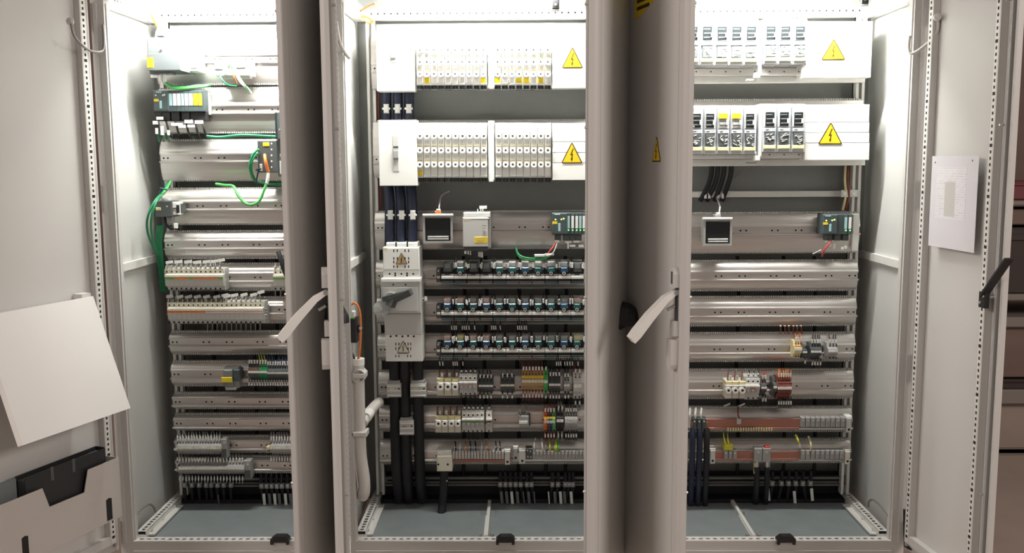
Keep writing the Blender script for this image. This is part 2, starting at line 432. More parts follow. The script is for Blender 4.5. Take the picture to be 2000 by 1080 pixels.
# ------------------------------------------------------------------ doors
def door(key, hx, w, rot, e, name_label, inside=False):
    c, cx = CAB[key]
    zb, zt = -.012, TOP-.01
    ch = .014
    # plan outline (x along door, y = towards the outside * e): a folded pan with bevelled free edges
    out = [(0,.0),(0,.018),(.004,.022),(w-ch,.022),(w-.002,.014),(w,.010),(w,-.003),(w-.012,-.003),(w-.012,.004),(.012,.004),(.012,.0)]
    vs = [(x,y*e,zb) for x,y in out]+[(x,y*e,zt) for x,y in out]; n = len(out)
    mb = MB().add(vs, [(i,(i+1)%n,n+(i+1)%n,n+i) for i in range(n)]+[tuple(range(n-1,-1,-1)), tuple(range(n,2*n))])
    # pressed rib near the free edge
    mb.box(w-.050,w-.046,min(.021*e,.0235*e),max(.021*e,.0235*e),zb+.02,zt-.02)
    d = part('door', mb, 'paint', c, name_label, (hx-cx,-.030,0)); d.rotation_euler = (0,0,rot)
    i_ = -e
    # inner tubular frame with system punchings
    def bar(n_, x0, x1, z0, z1): 
        b = MB().box(x0,x1,min(i_*.0,i_*.0),0,z0,z0)
        b = MB().box(x0,x1,min(i_*.002,i_*.020),max(i_*.002,i_*.020),z0,z1)
        return part(n_, b, 'paint', d)
    fr = []
    for x0 in (.030, w-(.085 if rot > 4.72 else .062)):
        mb = MB().box(x0,x0+.028,min(-.003*i_,i_*.020),max(-.003*i_,i_*.020),zb+.04,zt-.04)
        fb = part('door_frame_bar', mb, 'paint', d)
        hs = MB(); z = zb+.06; k = 0
        while z < zt-.07:
            h = .012 if k % 8 else .013
            wd = .0036 if k % 8 else .0065
            hs.box(x0+.014-wd,x0+.014+wd,min(i_*.0195,i_*.0206),max(i_*.0195,i_*.0206),z,z+h*.75); z += .0186; k += 1
        hp = part('punched_slots', hs, 'hole', fb); fr.append(fb)
        part('frame_face', MB().box(x0+.005,x0+.023,min(i_*.020,i_*.0203),max(i_*.020,i_*.0203),zb+.045,zt-.045), 'zinc', fb)
    for z0 in (zb+.04, zt-.07):
        part('door_frame_bar', MB().box(.058,w-.062,min(-.003*i_,i_*.019),max(-.003*i_,i_*.019),z0,z0+.03), 'paint', d)
    part('door_seal', MB().box(.016,.026,min(-.003*i_,i_*.010),max(-.003*i_,i_*.010),zb+.02,zt-.02).box(w-.028,w-.018,min(-.003*i_,i_*.010),max(-.003*i_,i_*.010),zb+.02,zt-.02), 'grey', d)
    # hinges on the outside
    for vz in (20, 375, 710, 1030):
        z = at(1222,vz,0).z
        hm = MB().cyl((.002,e*.026,z-.045),(.002,e*.026,z+.045),.009,10).box(-.006,.030,min(e*.020,e*.026),max(e*.020,e*.026),z-.036,z+.036)
        hg = part('hinge', hm, 'paint', d)
        part('hinge_screws', MB().cyl((.02,e*.026,z-.02),(.02,e*.0285,z-.02),.005,8).cyl((.02,e*.026,z+.02),(.02,e*.0285,z+.02),.005,8), 'steel', hg)
    # lock pins on the inside edge
    pins = MB()
    for z in (.35,.95,1.45,1.8): pins.cyl((w-.033,i_*.004,z),(w-.033,i_*.022,z),.004,8)
    part('frame_pins', pins, 'steel', d)
    return d
R_ = math.radians
D1L = door('left', -1.795, .62, R_(-109), -1, 'open door with document pocket inside', True)
D1R = door('left', -1.012, .38, math.pi+R_(90-8.5), 1, 'narrow open door standing edge-on')
D2L = door('middle', -.985, .485, R_(-(90-10)), -1, 'open door with a raised swing handle')
D2R = door('middle', -.010, .485, math.pi+R_(90-18), 1, 'open door folded towards the right cabinet')
D3L = door('right', .012, .485, R_(-(90-14.5)), -1, 'open door with swing handle and warning triangle')
D3R = door('right', .992, .485, math.pi+R_(90+6), 1, 'open door showing its inside with a paper sheet', True)

def door_handle(d, w, z0):
    # outside is local -y.  A long swing lever tipped out of its tray
    x = w-.034
    tray = MB()
    tray.exty([(x-.016,z0+.045),(x+.016,z0+.045),(x+.016,z0+.085),(x+.008,z0+.105),(x-.008,z0+.105),(x-.016,z0+.085)], -.040,-.022)
    tray.exty([(x-.016,z0-.10),(x+.016,z0-.10),(x+.016,z0-.055),(x-.016,z0-.055)], -.036,-.022)
    tray.exty([(x-.016,z0-.185),(x-.010,z0-.20),(x+.010,z0-.20),(x+.016,z0-.185),(x+.016,z0-.11),(x-.016,z0-.11)], -.046,-.022)
    t = part('handle_tray', tray, 'paint', d)
    part('tray_recess', MB().box(x-.006,x+.006,-.0405,-.036,z0+.055,z0+.092).box(x-.010,x+.010,-.025,-.022,z0-.055,z0+.045), 'dgrey', d)
    mb = MB(); pts = [(-.030,0.03,.020,.014),(-.060,.012,.026,.020),(-.110,-.040,.030,.026),(-.150,-.088,.032,.028),(-.166,-.106,.030,.024)]
    vs = []
    for y, z, wx, th in pts:
        n_ = Vector((-.1,-.70,.70)) ; nn = Vector((0,.68,.72))*-1
        for sx, st in ((-1,-1),(1,-1),(1,1),(-1,1)):
            vs.append((x+sx*wx/2, y-st*th/2*.66, z0+z+st*th/2*.75))
    fs = []
    for i in range(len(pts)-1):
        for k in range(4): fs.append((i*4+k,i*4+(k+1)%4,(i+1)*4+(k+1)%4,(i+1)*4+k))
    fs += [(3,2,1,0), tuple(range(len(pts)*4-4,len(pts)*4))]
    h = part('swing_handle', mb.add(vs, fs), 'white', d, 'off-white lever swung outwards')
    part('handle_pivot', MB().cyl((x-.012,-.028,z0+.030),(x+.012,-.028,z0+.030),.008,10).obox((x,-.03,z0-.01),(x,-.052,z0-.022),.008,.008), 'grey', d)
hz = at(1318,588,-.45).z
door_handle(D3L, .485, hz); door_handle(D2L, .485, hz+.004)
def knob(d, w, x, z):
    mb = MB(); n = 10; vs = []; 
    for j in range(5):
        a = j/4*math.pi/2
        for i in range(n+1):
            t = math.pi*i/n; vs.append((x+.05*math.cos(a)*math.cos(t), .022+.068*math.sin(a), z+.075*math.cos(a)*math.sin(t)))
    fs = [(j*(n+1)+i, j*(n+1)+i+1, (j+1)*(n+1)+i+1, (j+1)*(n+1)+i) for j in range(4) for i in range(n)]
    fs.append(tuple(j*(n+1) for j in range(5))+tuple(j*(n+1)+n for j in range(4,-1,-1)))
    mb.add(vs, fs); mb.box(x-.056,x+.056,.022,.032,z-.010,z)
    part('door_stop', mb, 'black', d, 'black rubber half-dome stop')
knob(D2R, .485, .11, at(1220,628,-.1).z); knob(D1R, .38, .08, at(622,628,-.1).z)

# yellow sticker and triangle on the outside of the right cabinet's left door
def tri(mbs, c, s, y0, t):
    pass
def warning_sign(label, loc, rotz, w, h, field='signyellow', border='signblack', th=.0012, bolt='signblack'):
    t = thing('warning_sign', label, 'sign', loc); t.rotation_euler = (0,0,rotz)
    def T(k, y0, y1, cut=.10):
        a, b, c = Vector((-w/2*k,-h/3*k)), Vector((w/2*k,-h/3*k)), Vector((0,h*2/3*k)); P = []
        for p, q, r_ in ((a,c,b),(b,a,c),(c,b,a)):
            P += [p+(q-p)*cut*.5, p+(r_-p)*cut*.5]
        return MB().exty([(p.x,p.y) for p in P], y0, y1)
    part('border', T(1.0,-th,0), border, t); part('field', T(.86,-th*1.5,-th,.04), field, t)
    k = h
    part('bolt', MB().exty([(.04*k,.36*k),(-.09*k,.04*k),(.0*k,.06*k),(-.035*k,-.12*k),(-.07*k,-.11*k),(-.01*k,-.24*k),(.045*k,-.09*k),(.01*k,-.10*k),(.055*k,.12*k),(-.02*k,.10*k),(.085*k,.36*k)],-th*2,-th*1.5), bolt, t)
    return t
def on_door(d, key, x, y, z):
    c, cx = CAB[key]; a = d.rotation_euler.z
    return Vector((d.location.x+cx+x*math.cos(a)-y*math.sin(a), d.location.y+x*math.sin(a)+y*math.cos(a), z))
bpy.context.view_layer.update()
def door_hit(d, key, u, v, off):
    """local x and z of the point of the door plane seen at pixel u,v"""
    a = d.rotation_euler.z; n = Vector((-math.sin(a), math.cos(a), 0)); o = on_door(d,key,0,off,0)
    ray = CF + CR*((u-1000)/FPX) + CU*((540-v)/FPX)
    p = CAMPOS + ray*((o-CAMPOS).dot(n)/ray.dot(n)); q = p-o
    return q.x*math.cos(a)+q.y*math.sin(a), p.z
x0,z0 = door_hit(D3L,'right',1274,316,-.022); x1,z1 = door_hit(D3L,'right',1291,316,-.022); xm,zt_ = door_hit(D3L,'right',1283,265,-.022)
warning_sign('small yellow warning triangle on the outside of the right cabinet door', on_door(D3L,'right',(x0+x1)/2,-.0222,z0+(zt_-z0)/3), D3L.rotation_euler.z, abs(x1-x0)*.98, zt_-z0)
x0,z0 = door_hit(D3L,'right',1240,42,-.022); x1,z1 = door_hit(D3L,'right',1300,20,-.022)
t = thing('yellow_sticker','torn yellow sticker at the top of the door beside the hinges','sticker', on_door(D3L,'right',0,-.0222,0)); t.rotation_euler=(0,0,D3L.rotation_euler.z)
zz = z0
part('sheet', MB().exty([(x0,zz+.005),(x0+.05,zz+.010),(x0+(x1-x0)*.55,zz+.035),(x1-.03,zz+.055),(x1,zz+.10),(x1,zz+.19),(x0,zz+.19)],-.001,0), 'yellow', t)
mb = MB()
for i in range(5): mb.box(x0+.02,x0+(x1-x0)*.5-.01*i,-.0014,-.001,zz+.030+i*.022,zz+.041+i*.022)
part('print_lines', mb, 'signblack', t)

# ------------------------------------------------------------------ things on the far left door
def door_frame(d, key):
    a = d.rotation_euler.z; o = on_door(d,key,0,0,0)
    return o, Vector((math.cos(a),math.sin(a),0)), Vector((-math.sin(a),math.cos(a),0))
def plane_x_hit(d, key, u, v, lx):
    """local y and z where the ray of pixel u,v meets the plane local x = lx"""
    o, ax, ay = door_frame(d,key); p0 = o+ax*lx
    ray = CF + CR*((u-1000)/FPX) + CU*((540-v)/FPX)
    p = CAMPOS + ray*((p0-CAMPOS).dot(ax)/ray.dot(ax)); return (p-o).dot(ay), p.z
PY = .095
px1, pz1 = door_hit(D1L,'left',232,893,PY)
def dh(u,v): return door_hit(D1L,'left',u,v,PY)
a1 = dh(172,917); a2 = dh(165,962); a3 = dh(97,990); a4 = dh(83,955)
rim = pz1; bot = dh(238,1008)[1]; xl = .57
rim_l = a4[1]
pk = MB().exty([(px1,bot),(xl,bot),(xl,rim),(a4[0],rim),(a3[0],a3[1]),(a2[0],a2[1]),(a1[0],rim),(px1,rim)], PY-.003, PY)
pk.box(px1,px1+.003,.02,PY-.003,bot,rim); pk.box(xl-.003,xl,.02,PY-.003,bot,rim); pk.box(px1+.003,xl-.003,.02,PY-.003,bot,bot+.003)
pocket = part('document_pocket', pk, 'pocket', D1L, 'beige-grey sheet pocket with notched rim')
for (ua,va,ub,vb) in ((208,972,219,1016),(43,1046,56,1085)):
    q0 = dh(ua,(va+vb)/2)[0]; q1 = dh(ub,(va+vb)/2)[0]; zz0 = dh((ua+ub)/2,vb)[1]; zz1 = dh((ua+ub)/2,va)[1]
    part('pocket_slot', MB().exty([(min(q0,q1),zz0),(max(q0,q1),zz0),(max(q0,q1),zz1-.004),((q0+q1)/2,zz1),(min(q0,q1),zz1-.004)], PY,PY+.0006), 'hole', D1L)
def in_pocket(name, label, cat, x0, x1, z1, y0, y1, mt, z0=None):
    t = thing(name, label, cat, on_door(D1L,'left',x0,y0,bot+.004)); t.rotation_euler = (0,0,D1L.rotation_euler.z)
    return t, x1-x0, z1-(bot+.004), y1-y0
fa = door_hit(D1L,'left',196,872,.060); fb_ = door_hit(D1L,'left',38,925,.060)
t, lx, lz, ly = in_pocket('ring_binder','black ring binder standing in the beige door pocket','binder', fa[0], fb_[0], fa[1], .040, .080, None)
part('cover', MB().box(0,lx,0,.003,0,lz).box(0,lx,ly-.003,ly,0,lz*.985).box(0,.003,.003,ly-.003,0,lz), 'black', t)
part('pages', MB().box(.006,lx-.004,.006,ly-.006,0,lz-.012), 'dgrey', t)
mb = MB()
for u, v in ((102,925),(144,909)):
    q = door_hit(D1L,'left',u,v,.0805); mb.box(q[0]-fa[0]-.006,q[0]-fa[0]+.006,ly,ly+.0008,q[1]-bot-.004-.022,q[1]-bot-.004+.022)
part('spine_labels', mb, 'dgrey', t)
fa2 = door_hit(D1L,'left',36,935,.07)
t, lx, lz, ly = in_pocket('manual','blue-grey booklet at the left end of the door pocket','booklet', fa2[0], .56, fa2[1], .050, .060, None)
part('cover', MB().box(0,lx,0,.001,0,lz).box(0,lx,ly-.001,ly,0,lz), 'psgrey', t); part('pages', MB().box(.002,lx-.002,.001,ly-.001,0,lz-.003), 'lgrey', t)
# white board tipped out from the door
sx, sz = door_hit(D1L,'left',182,578,.035)
by, bz = plane_x_hit(D1L,'left',255,797,sx)
bxl = .47
t = thing('folding_board','white board hinged to the left door, tipped out above the pocket','board', on_door(D1L,'left',sx,.035,sz)); t.rotation_euler=(0,0,D1L.rotation_euler.z)
Lx = bxl-sx; dv_ = Vector((0,by-.035,bz-sz)); nn = Vector((0,-dv_.z,dv_.y)).normalized()*-1
if nn.y < 0: nn = -nn
th = .022
# left lower corner comes from the photo as well
ll = door_hit(D1L,'left',45,868,by)[0]-sx
vs = []
for k in (0,1):
    off = -nn*th*k
    for p in ((0,Vector((0,0,0))),(ll,Vector((0,0,0))),(ll,dv_),(0,dv_)):
        vs.append(Vector((p[0],0,0))+p[1]+off)
part('panel', MB().add(vs, [(0,1,2,3),(7,6,5,4),(0,4,5,1),(1,5,6,2),(2,6,7,3),(3,7,4,0)]), 'board', t)
part('hinge_bracket', MB().box(.01,.05,-.035,.0,-.04,.012).box(ll-.05,ll-.01,-.035,.0,-.04,.012), 'zinc', t)
part('support_arm', MB().obox((.03,-.03,-.20),Vector((.03,0,0))+dv_*.55-nn*.012,.012,.003), 'zinc', t)

# ------------------------------------------------------------------ paper, lever and rod on the far right door
q0 = door_hit(D3R,'right',1822,305,-.022); q1 = door_hit(D3R,'right',1913,310,-.022); q2 = door_hit(D3R,'right',1860,487,-.022)
t = thing('paper_sheet','printed paper sheet taped inside the far right door','paper', on_door(D3R,'right',(q0[0]+q1[0])/2,-.0235,q2[1])); t.rotation_euler=(0,0,D3R.rotation_euler.z)
hw = abs(q1[0]-q0[0])/2; hh = q0[1]-q2[1]
part('sheet', MB().box(-hw,hw,.0,.0008,0,hh), 'sheet', t); part('printed_table', MB().box(-hw*.75,hw*.55,-.0004,0,hh*.32,hh*.88), 'paper', t)
part('print_block', MB().box(-hw*.35,hw*.1,-.0006,-.0004,hh*.35,hh*.72), 'lgrey', t)
part('punch_holes', MB().cyl((-hw*.85,-.0006,hh*.93),(-hw*.85,.0,hh*.93),.003,8).cyl((hw*.75,-.0006,hh*.95),(hw*.75,.0,hh*.95),.003,8), 'dgrey', t)
la = door_hit(D3R,'right',1922,578,-.03); lb = door_hit(D3R,'right',1972,505,-.03)
part('lock_lever', MB().obox((la[0],-.032,la[1]),(lb[0],-.032,lb[1]),.006,.026,(0,1,0)).box(la[0]-.016,la[0]+.014,-.036,-.022,la[1]-.035,la[1]+.012), 'black', D3R, 'black locking lever')
part('lever_screws', MB().cyl((la[0]-.006,-.036,la[1]-.02),(la[0]-.006,-.039,la[1]-.02),.004,8).cyl((la[0]+.008,-.036,la[1]),(la[0]+.008,-.039,la[1]),.004,8), 'steel', D3R)
cable('door_stay','black bent door stay rod at the foot of the right cabinet','rod','black',[(1767,995,-.02),(1768,1055,-.02),(1775,1070,-.05),(1830,1088,-.16)],.006)
# pale screw pins on the front posts
# earthing straps between posts and doors
cable('earthing_strap','grey earthing strap looping from the left post to the far left door','strap','braid',[(138,42,-.22),(146,72,-.2),(172,97,-.09),(196,101,-.02),(203,88,-.005),(201,48,-.004)],.0042)
cable('earthing_strap','grey earthing strap looping from the right post to the far right door','strap','conduit',[(1832,34,-.09),(1831,60,-.09),(1815,82,-.06),(1784,104,-.02),(1775,96,-.006),(1777,70,-.004)],.0052)
cable('earthing_strap','pale earthing strap hanging beside the left wall of the middle cabinet','strap','conduit',[(656,42,-.06),(662,78,-.04),(672,100,-.01),(682,113,.02)],.0065)
def pin(label, u, v, Y, r=.009):
    o = at(u,v,Y); t = thing('strap_bolt', label, 'bolt', o)
    part('head', MB().cyl((0,-.006,0),(0,-.012,0),r,6), 'steel', t); part('washer', MB().cyl((0,0,0),(0,-.006,0),r*1.35,12), 'zinc', t)
pin('steel bolt holding the strap on the far left door',138,42,-.215); pin('steel bolt holding the strap on the far right door',1830,34,-.10)
cable('earth_wire','grey earth wire arched over the left floor rail','wire','braid',[(256,1020,.03),(272,998,.10),(290,985,.17),(300,990,.21),(304,1000,.22)],.004)
cable('earth_wire','grey earth wire arched over the right floor rail','wire','braid',[(1738,1010,.03),(1722,990,.08),(1706,976,.16),(1697,980,.20),(1696,990,.21)],.004)
cable('orange_wire','orange wire tied along the roof corner of the left cabinet','wire','orange',[(296,30,.36),(306,50,.40),(318,60,.42),(322,68,.42)],.004)
cable('orange_wire','thick orange wire curling at the top corner of the middle cabinet','wire','orange',[(733,6,.28),(715,14,.33),(702,24,.38),(704,30,.4),(718,34,.40),(730,42,.40)],.0035)
cable('orange_wire','thin orange wire hanging at the top corner of the middle cabinet','wire','orange',[(701,25,.37),(708,36,.39),(718,44,.40),(731,44,.40)],.003)

# ------------------------------------------------------------------ lamps under the roofs
def lamp(key, a, b, clips):
    cx = (a+b)/2; t = thing('cabinet_lamp','slim white lamp under the front of the %s cabinet roof'%key,'lamp',(cx,.12,TOP-.02))
    L = .26 if key != 'left' else .22
    part('housing', MB().box(-L-.02,L+.02,-.035,.035,-.022,.018), 'white', t)
    part('diffuser', MB().box(-L,L,-.028,.028,-.034,-.022), 'lampglass', t)
    l = bpy.data.lights.new('lamp_light','AREA'); l.shape='RECTANGLE'; l.size = 2*L; l.size_y = .05; l.energy = LAMP_POWER; l.color = LAMP_COLOR
    o = link('lamp_light', l, t, (0,.0,-.040)); o.rotation_euler = (R_(48),0,0)
    for u, v, s in clips:
        p = at(u,v,.13)
        d = thing('lamp_bracket','black lamp bracket with pale tip at the top %s of the %s cabinet'%(s,key),'bracket',(p.x,.13,p.z))
        hh = TOP-.045-p.z
        part('arm', MB().cbox(-.013,.013,-.008,.008,.004,hh,.002).box(-.022,.022,-.010,.010,hh-.012,hh), 'black', d)
        part('tip', MB().cyl((-.014,0,0),(.014,0,0),.005,8), 'white', d); part('screw', MB().cyl((0,-.008,.018),(0,-.011,.018),.004,8), 'steel', d)
lamp('left',*BAYS['left'],[(505,1,'left')]); lamp('middle',*BAYS['middle'],[(985,3,'left'),(1085,20,'right')]); lamp('right',*BAYS['right'],[(1688,10,'right')])

# ------------------------------------------------------------------ mounting rails
RAILMESH = {}
def rail(key, n, x0, x1, uc, vt, vl, vb, holes=True, label=None):
    zt, zl, zb = (at(uc,v,RAILY).z for v in (vt,vl,vb))
    t = thing('mounting_rail', label or 'aluminium mounting rail, %s from the top in the %s cabinet'%(ORD[n],key), 'rail', ((x0+x1)/2, RAILY, zl), 'aluminium mounting rails')
    L = (x1-x0)/2; T = zt-zl; B = zl-zb; din = .030
    dz = min(din, T*.62)
    prof = [(-.011,-.001),(-.011,.002),(-.007,.0045),(.006,.006),(.006,dz-.003),(-.003,dz-.002),(-.003,dz+.003)]
    up = T-dz
    for k in range(1,7):
        s = k/6; prof.append((.000+.020*s*s, dz+.003+(up-.006)*s))
    prof += [(.045,T-.003),(.045,T-.007),(.030,T-.007),(.026,dz),(.026,-.004)]
    lo = []
    for k in range(5,-1,-1):
        s = k/5; lo.append((.002+.020*s*s, -.004-(B-.006)*s))
    prof += [(.030,-B+.006),(.045,-B+.006),(.045,-B+.002)]+lo
    part('profile', MB().extx(prof,-L,L), 'alu', t)
    if holes:
        h = MB(); x = -L+.012; zc = dz*.5
        xs = [-L+.012,-L+.028]; k = 0
        while x < L-.06:
            x += .09 if k%2 else .12; xs += [x, x+.022]; k += 1
        for x in xs: h.cyl((x,.0055,zc),(x,.0072,zc),.0036,8)
        part('screw_holes', h, 'hole', t)
    c = MB(); n_ = int((2*L-.01)/.0085)
    for i in range(n_):
        x = -L+.006+i*.0085
        c.box(x,x+.0048,.020,.026,T-.002,T+.005); c.box(x,x+.0048,.022,.028,-B-.004,-B+.003)
    c.box(-L,L,.026,.046,T-.004,T+.003); c.box(-L,L,.028,.046,-B-.002,-B+.004)
    part('wire_combs', c, 'lgrey', t)
    return t
LX0, LX1, MX0, MX1, RX0, RX1 = -1.727, -1.03, -.917, -.045, .045, .928
RL = [(57,123,163),(172,222,258),(274,316,352),(369,410,438),(453,486,505),(517,550,568),(583,613,632),(650,676,693),(709,739,755),(771,792,800),(812,835,842),(856,877,886),(895,917,926)]
for i,(a,b,c) in enumerate(RL): rail('left', i, LX0, LX1, 450, a,b,c)
RM = [(64,140,172),(236,318,345),(414,452,486),(511,546,564),(582,618,634),(655,690,704),(727,764,778),(797,828,844),(864,898,908)]
for i,(a,b,c) in enumerate(RM): rail('middle', i, MX0, MX1, 950, a,b,c)
RR = [(60,128,160),(195,275,305),(417,458,494),(511,547,568),(582,618,637),(653,690,707),(725,762,780),(799,837,845),(862,898,906)]
for i,(a,b,c) in enumerate(RR): rail('right', i, RX0, RX1, 1500, a,b,c)

# ------------------------------------------------------------------ covers and fuse rows of the middle cabinet
FY = .27
def cover(key, label, u0, v0, u1, v1, yf=FY, dep=.075, seams=(), mt='white', slot=None, name='cover_plate'):
    d = Dev(name, label, 'cover', u0, v0, u1, v1, yf)
    vs = [v0]+list(seams)+[v1]
    for a, b in zip(vs[:-1], vs[1:]):
        d.box('panel', mt, u0, a+.25, u1, b-.25, yf, dep, .0015)
    if slot:
        su, sv0, sv1 = slot
        s = d.box('switch_slot', 'lgrey', su-6, sv0, su+6, sv1, yf-.002, .003)
        d.box('slider', 'grey', su-5, sv0+(sv1-sv0)*.42, su+5, sv0+(sv1-sv0)*.68, yf-.008, .006)
        d.boxes('slot_shadow', 'dgrey', [(su-5,sv0+(sv1-sv0)*.30,su+5,sv0+(sv1-sv0)*.36),(su-5,sv0+(sv1-sv0)*.62,su+5,sv0+(sv1-sv0)*.66)], yf-.0085, .001)
    return d
cover('middle','plain white switch cover left of the upper fuse row',735,60,809,178, slot=(768,96,123))
dd = cover('middle','tall white switch cover left of the lower fuse row',740,234,814,363, slot=(773,264,335), yf=.255)
dd.box('corner_label','paleyellow',741,235,748,239,.2545,.001)
for key, lab, u0, v0, u1, v1, seams, tc in (
    ('middle','white blanking cover right of the upper fuse row, middle cabinet',1079,58,1166,172,(),(1118,112,42,42)),
    ('middle','white blanking panels right of the lower fuse row, middle cabinet',1079,240,1166,352,(277,298,318),(1117,298,42,42)),
    ('right','large white blanking cover at the top of the right cabinet',1568,42,1703,152,(),(1628,96,48,42)),
    ('right','white blanking panels right of the lower fuse switches, right cabinet',1572,204,1698,313,(239,259,279),(1622,260,48,44))):
    cover(key, lab, u0, v0, u1, v1, seams=seams)
    tu, tv, tw, th_ = tc
    x0,x1,z0,z1 = rect(tu-tw/2,tv-th_/2,tu+tw/2,tv+th_/2,FY-.001)
    warning_sign({1118:'yellow warning triangle on the upper cover of the middle cabinet',1117:'yellow warning triangle on the lower panels of the middle cabinet',
        1628:'yellow warning triangle on the topmost cover of the right cabinet',1622:'yellow warning triangle on the lower panels of the right cabinet'}[tu],
        ((x0+x1)/2, FY-.001, z0+(z1-z0)/3), 0, x1-x0, z1-z0)

def fuse_row(u0, u1, n, v0, v1, row, grp, yellow=(), caps=(), bottom_terms=False):
    for i in range(n):
        a, b = u0+(u1-u0)*i/n, u0+(u1-u0)*(i+1)/n; c = (a+b)/2; H = v1-v0
        d = Dev('fuse_block','white three-cap fuse block, %s from left in the %s group, %s fuse row'%(ORD[i],grp,row),'fuse block',a,v0,b,v1,FY+.03,'fuse blocks of the middle cabinet')
        y = FY+.012
        d.box('body','white',a+.4,v0,b-.4,v1,y,.07,.002)
        for k, f in enumerate((.24,.50,.76)):
            v = v0+H*f
            d.box('label_strip','paleyellow',a+2,v-9.5,b-2,v-6.5,y-.0035,.004)
            d.box('cap_seat','ceramic',a+1.2,v-6.5,b-1.2,v+4,y-.008,.009,.002)
            d.ring('screw_cap','ceramic',c,v,6.0,2.4,y-.022,.020)
            d.disc('cap_window','psgrey',c+random.uniform(-1,1),v+random.uniform(-.6,.6),2.6,y-.016,.004)
            if f < .7: d.boxes('ribs','lgrey',[(c-4,v+9,c-2.6,v+15),(c-.7,v+9,c+.7,v+15),(c+2.6,v+9,c+4,v+15)],y-.0015,.002)
        if i in yellow: d.box('yellow_tag','yellow',a+1.5,v1-14,b-1.5,v1-3,y-.003,.004)
        d.box('terminal_chamber','dgrey',a+1,v1+.3,b-1,v1+9,y+.012,.05)
        d.boxes('terminal_slots','black',[(a+2,v1+1.5,c-.8,v1+8),(c+.8,v1+1.5,b-2,v1+8)],y+.0112,.001)
        d.box('foot_rail','lgrey',a+.4,v1-4,b-.4,v1-.5,y-.004,.02)
fuse_row(813,951,10,76,166,'upper','ten-block',yellow=(1,9)); fuse_row(965,1077,8,76,166,'upper','eight-block',yellow=(0,3,4,6))
fuse_row(813,952,10,240,347,'lower','ten-block',yellow=(0,)); fuse_row(967,1077,8,240,347,'lower','eight-block')
for v0,v1,row in ((66,170,'upper'),(236,352,'lower')):
    d = Dev('busbar_cover','narrow white strip between the two groups of the %s fuse row'%row,'cover',953,v0,966,v1,FY)
    d.box('strip','white',953.5,v0,965.5,v1,FY+.004,.07,.002); d.disc('screw','lgrey',959,v0+5,2,FY+.002,.003)
    d.box('foot','white',955,v1-4,964,v1+3,FY,.03)

# ------------------------------------------------------------------ fuse switches of the right cabinet
def fuse_switch(a, v0, b, v1, i, row, tag_):
    H = v1-v0; w = b-a; c = (a+b)/2; y = FY-.02
    d = Dev('fuse_switch','blue-grey fuse switch, %s from left in the %s row, right cabinet'%(ORD[i],row),'fuse switch',a,v0,b,v1,FY+.05,'fuse switches of the right cabinet')
    d.box('body','bluegrey',a+.5,v0,b-.5,v1-3,y+.012,.10,.004)
    d.box('top_cap','white',a+.5,v0-4,b-.5,v0+6,y+.022,.09,.004)
    f = d.box('window_frame','lgrey',a+3,v0+H*.10,b-3,v0+H*.44,y+.004,.012,.002)
    d.box('window','glass' if not tag_ else 'grey',a+5.5,v0+H*.13,b-5,v0+H*.42,y+.001,.005,.001)
    d.boxes('fuse_links','dgrey',[(c-7,v0+H*k,c+6,v0+H*(k+.03)) for k in (.17,.26,.35)],y,.002)
    if tag_: d.box('yellow_tag','yellow',a+4,v0+H*.115,b-4,v0+H*.235,y-.002,.004)
    d.box('handle_ridge','white',b-7,v0+H*.26,b-3.5,v0+H*.36,y-.006,.012,.001)
    d.box('middle_band','bluegrey',a+2.5,v0+H*.46,b-2.5,v0+H*.54,y+.002,.014,.002)
    d.boxes('lever_mark','dgrey',[(a+6,v0+H*.485,a+12,v0+H*.505)],y+.001,.002)
    d.box('lower_panel','dgrey',a+4.5,v0+H*.56,b-4.5,v0+H*.80,y+.003,.014,.001)
    mk = MB(); rr = random.Random(i*7+int(v0))
    for k in range(9):
        uu = a+6+(w-14)*rr.random(); vv = v0+H*(.585+.19*rr.random()); ang = rr.uniform(-.9,.9)
        mk.obox(d.p(uu,vv,y+.0022),d.p(uu+5*math.cos(ang),vv+5*math.sin(ang),y+.0022),.002,.0022+.0025*rr.random(),(0,1,0))
    part('print_marks', mk, 'white', d.t)
    d.box('cream_foot','paleyellow',a+2,v0+H*.82,b-2,v0+H*.90,y+.002,.02,.002)
    d.box('lower_lip','grey',a+1,v0+H*.91,b-1,v1-1,y+.02,.07,.002)
rows = []
for i in range(5):
    b = 1478-26.0*(4-i); fuse_switch(b-26.0, 210, b, 304, i, 'lower', i in (2,3))
for i in range(3):
    a = 1490+28.0*i; fuse_switch(a, 207, a+27.6, 300, 5+i, 'lower', False)
for i in range(5):
    b = 1482-28.6*(4-i); fuse_switch(b-28.6, 40, b, 130, i, 'upper', False)
for i in range(3):
    a = 1492+28.6*i; fuse_switch(a, 40, a+28.2, 128, 5+i, 'upper', False)
for v0,v1,row in ((40,150,'upper'),(203,312,'lower')):
    d = Dev('busbar_cover','pale upright strip between fuse switches of the %s row, right cabinet'%row,'cover',1480,v0,1490,v1,FY)
    d.box('strip','white',1482,v0,1489,v1-6,FY,.08,.002); d.box('foot','white',1474,v1-8,1485,v1+2,FY-.004,.03)
    d = Dev('busbar_tray','pale metal tray under the %s fuse switches, right cabinet'%row,'tray',1345,v1-14,1568,v1+10,FY+.02)
    d.box('front','zinc',1320,v1-16,1568,v1-2,FY+.02,.004,.001); d.box('ledge','zinc',1320,v1-2,1690,v1+12,FY+.07,.02,.002)
    d.discs('screws','dgrey',[(1360+28.6*k,v1-10) for k in range(8)],1.6,FY+.0195,.002); d.box('latch','grey',1458,v1+4,1478,v1+8,FY+.015,.02)

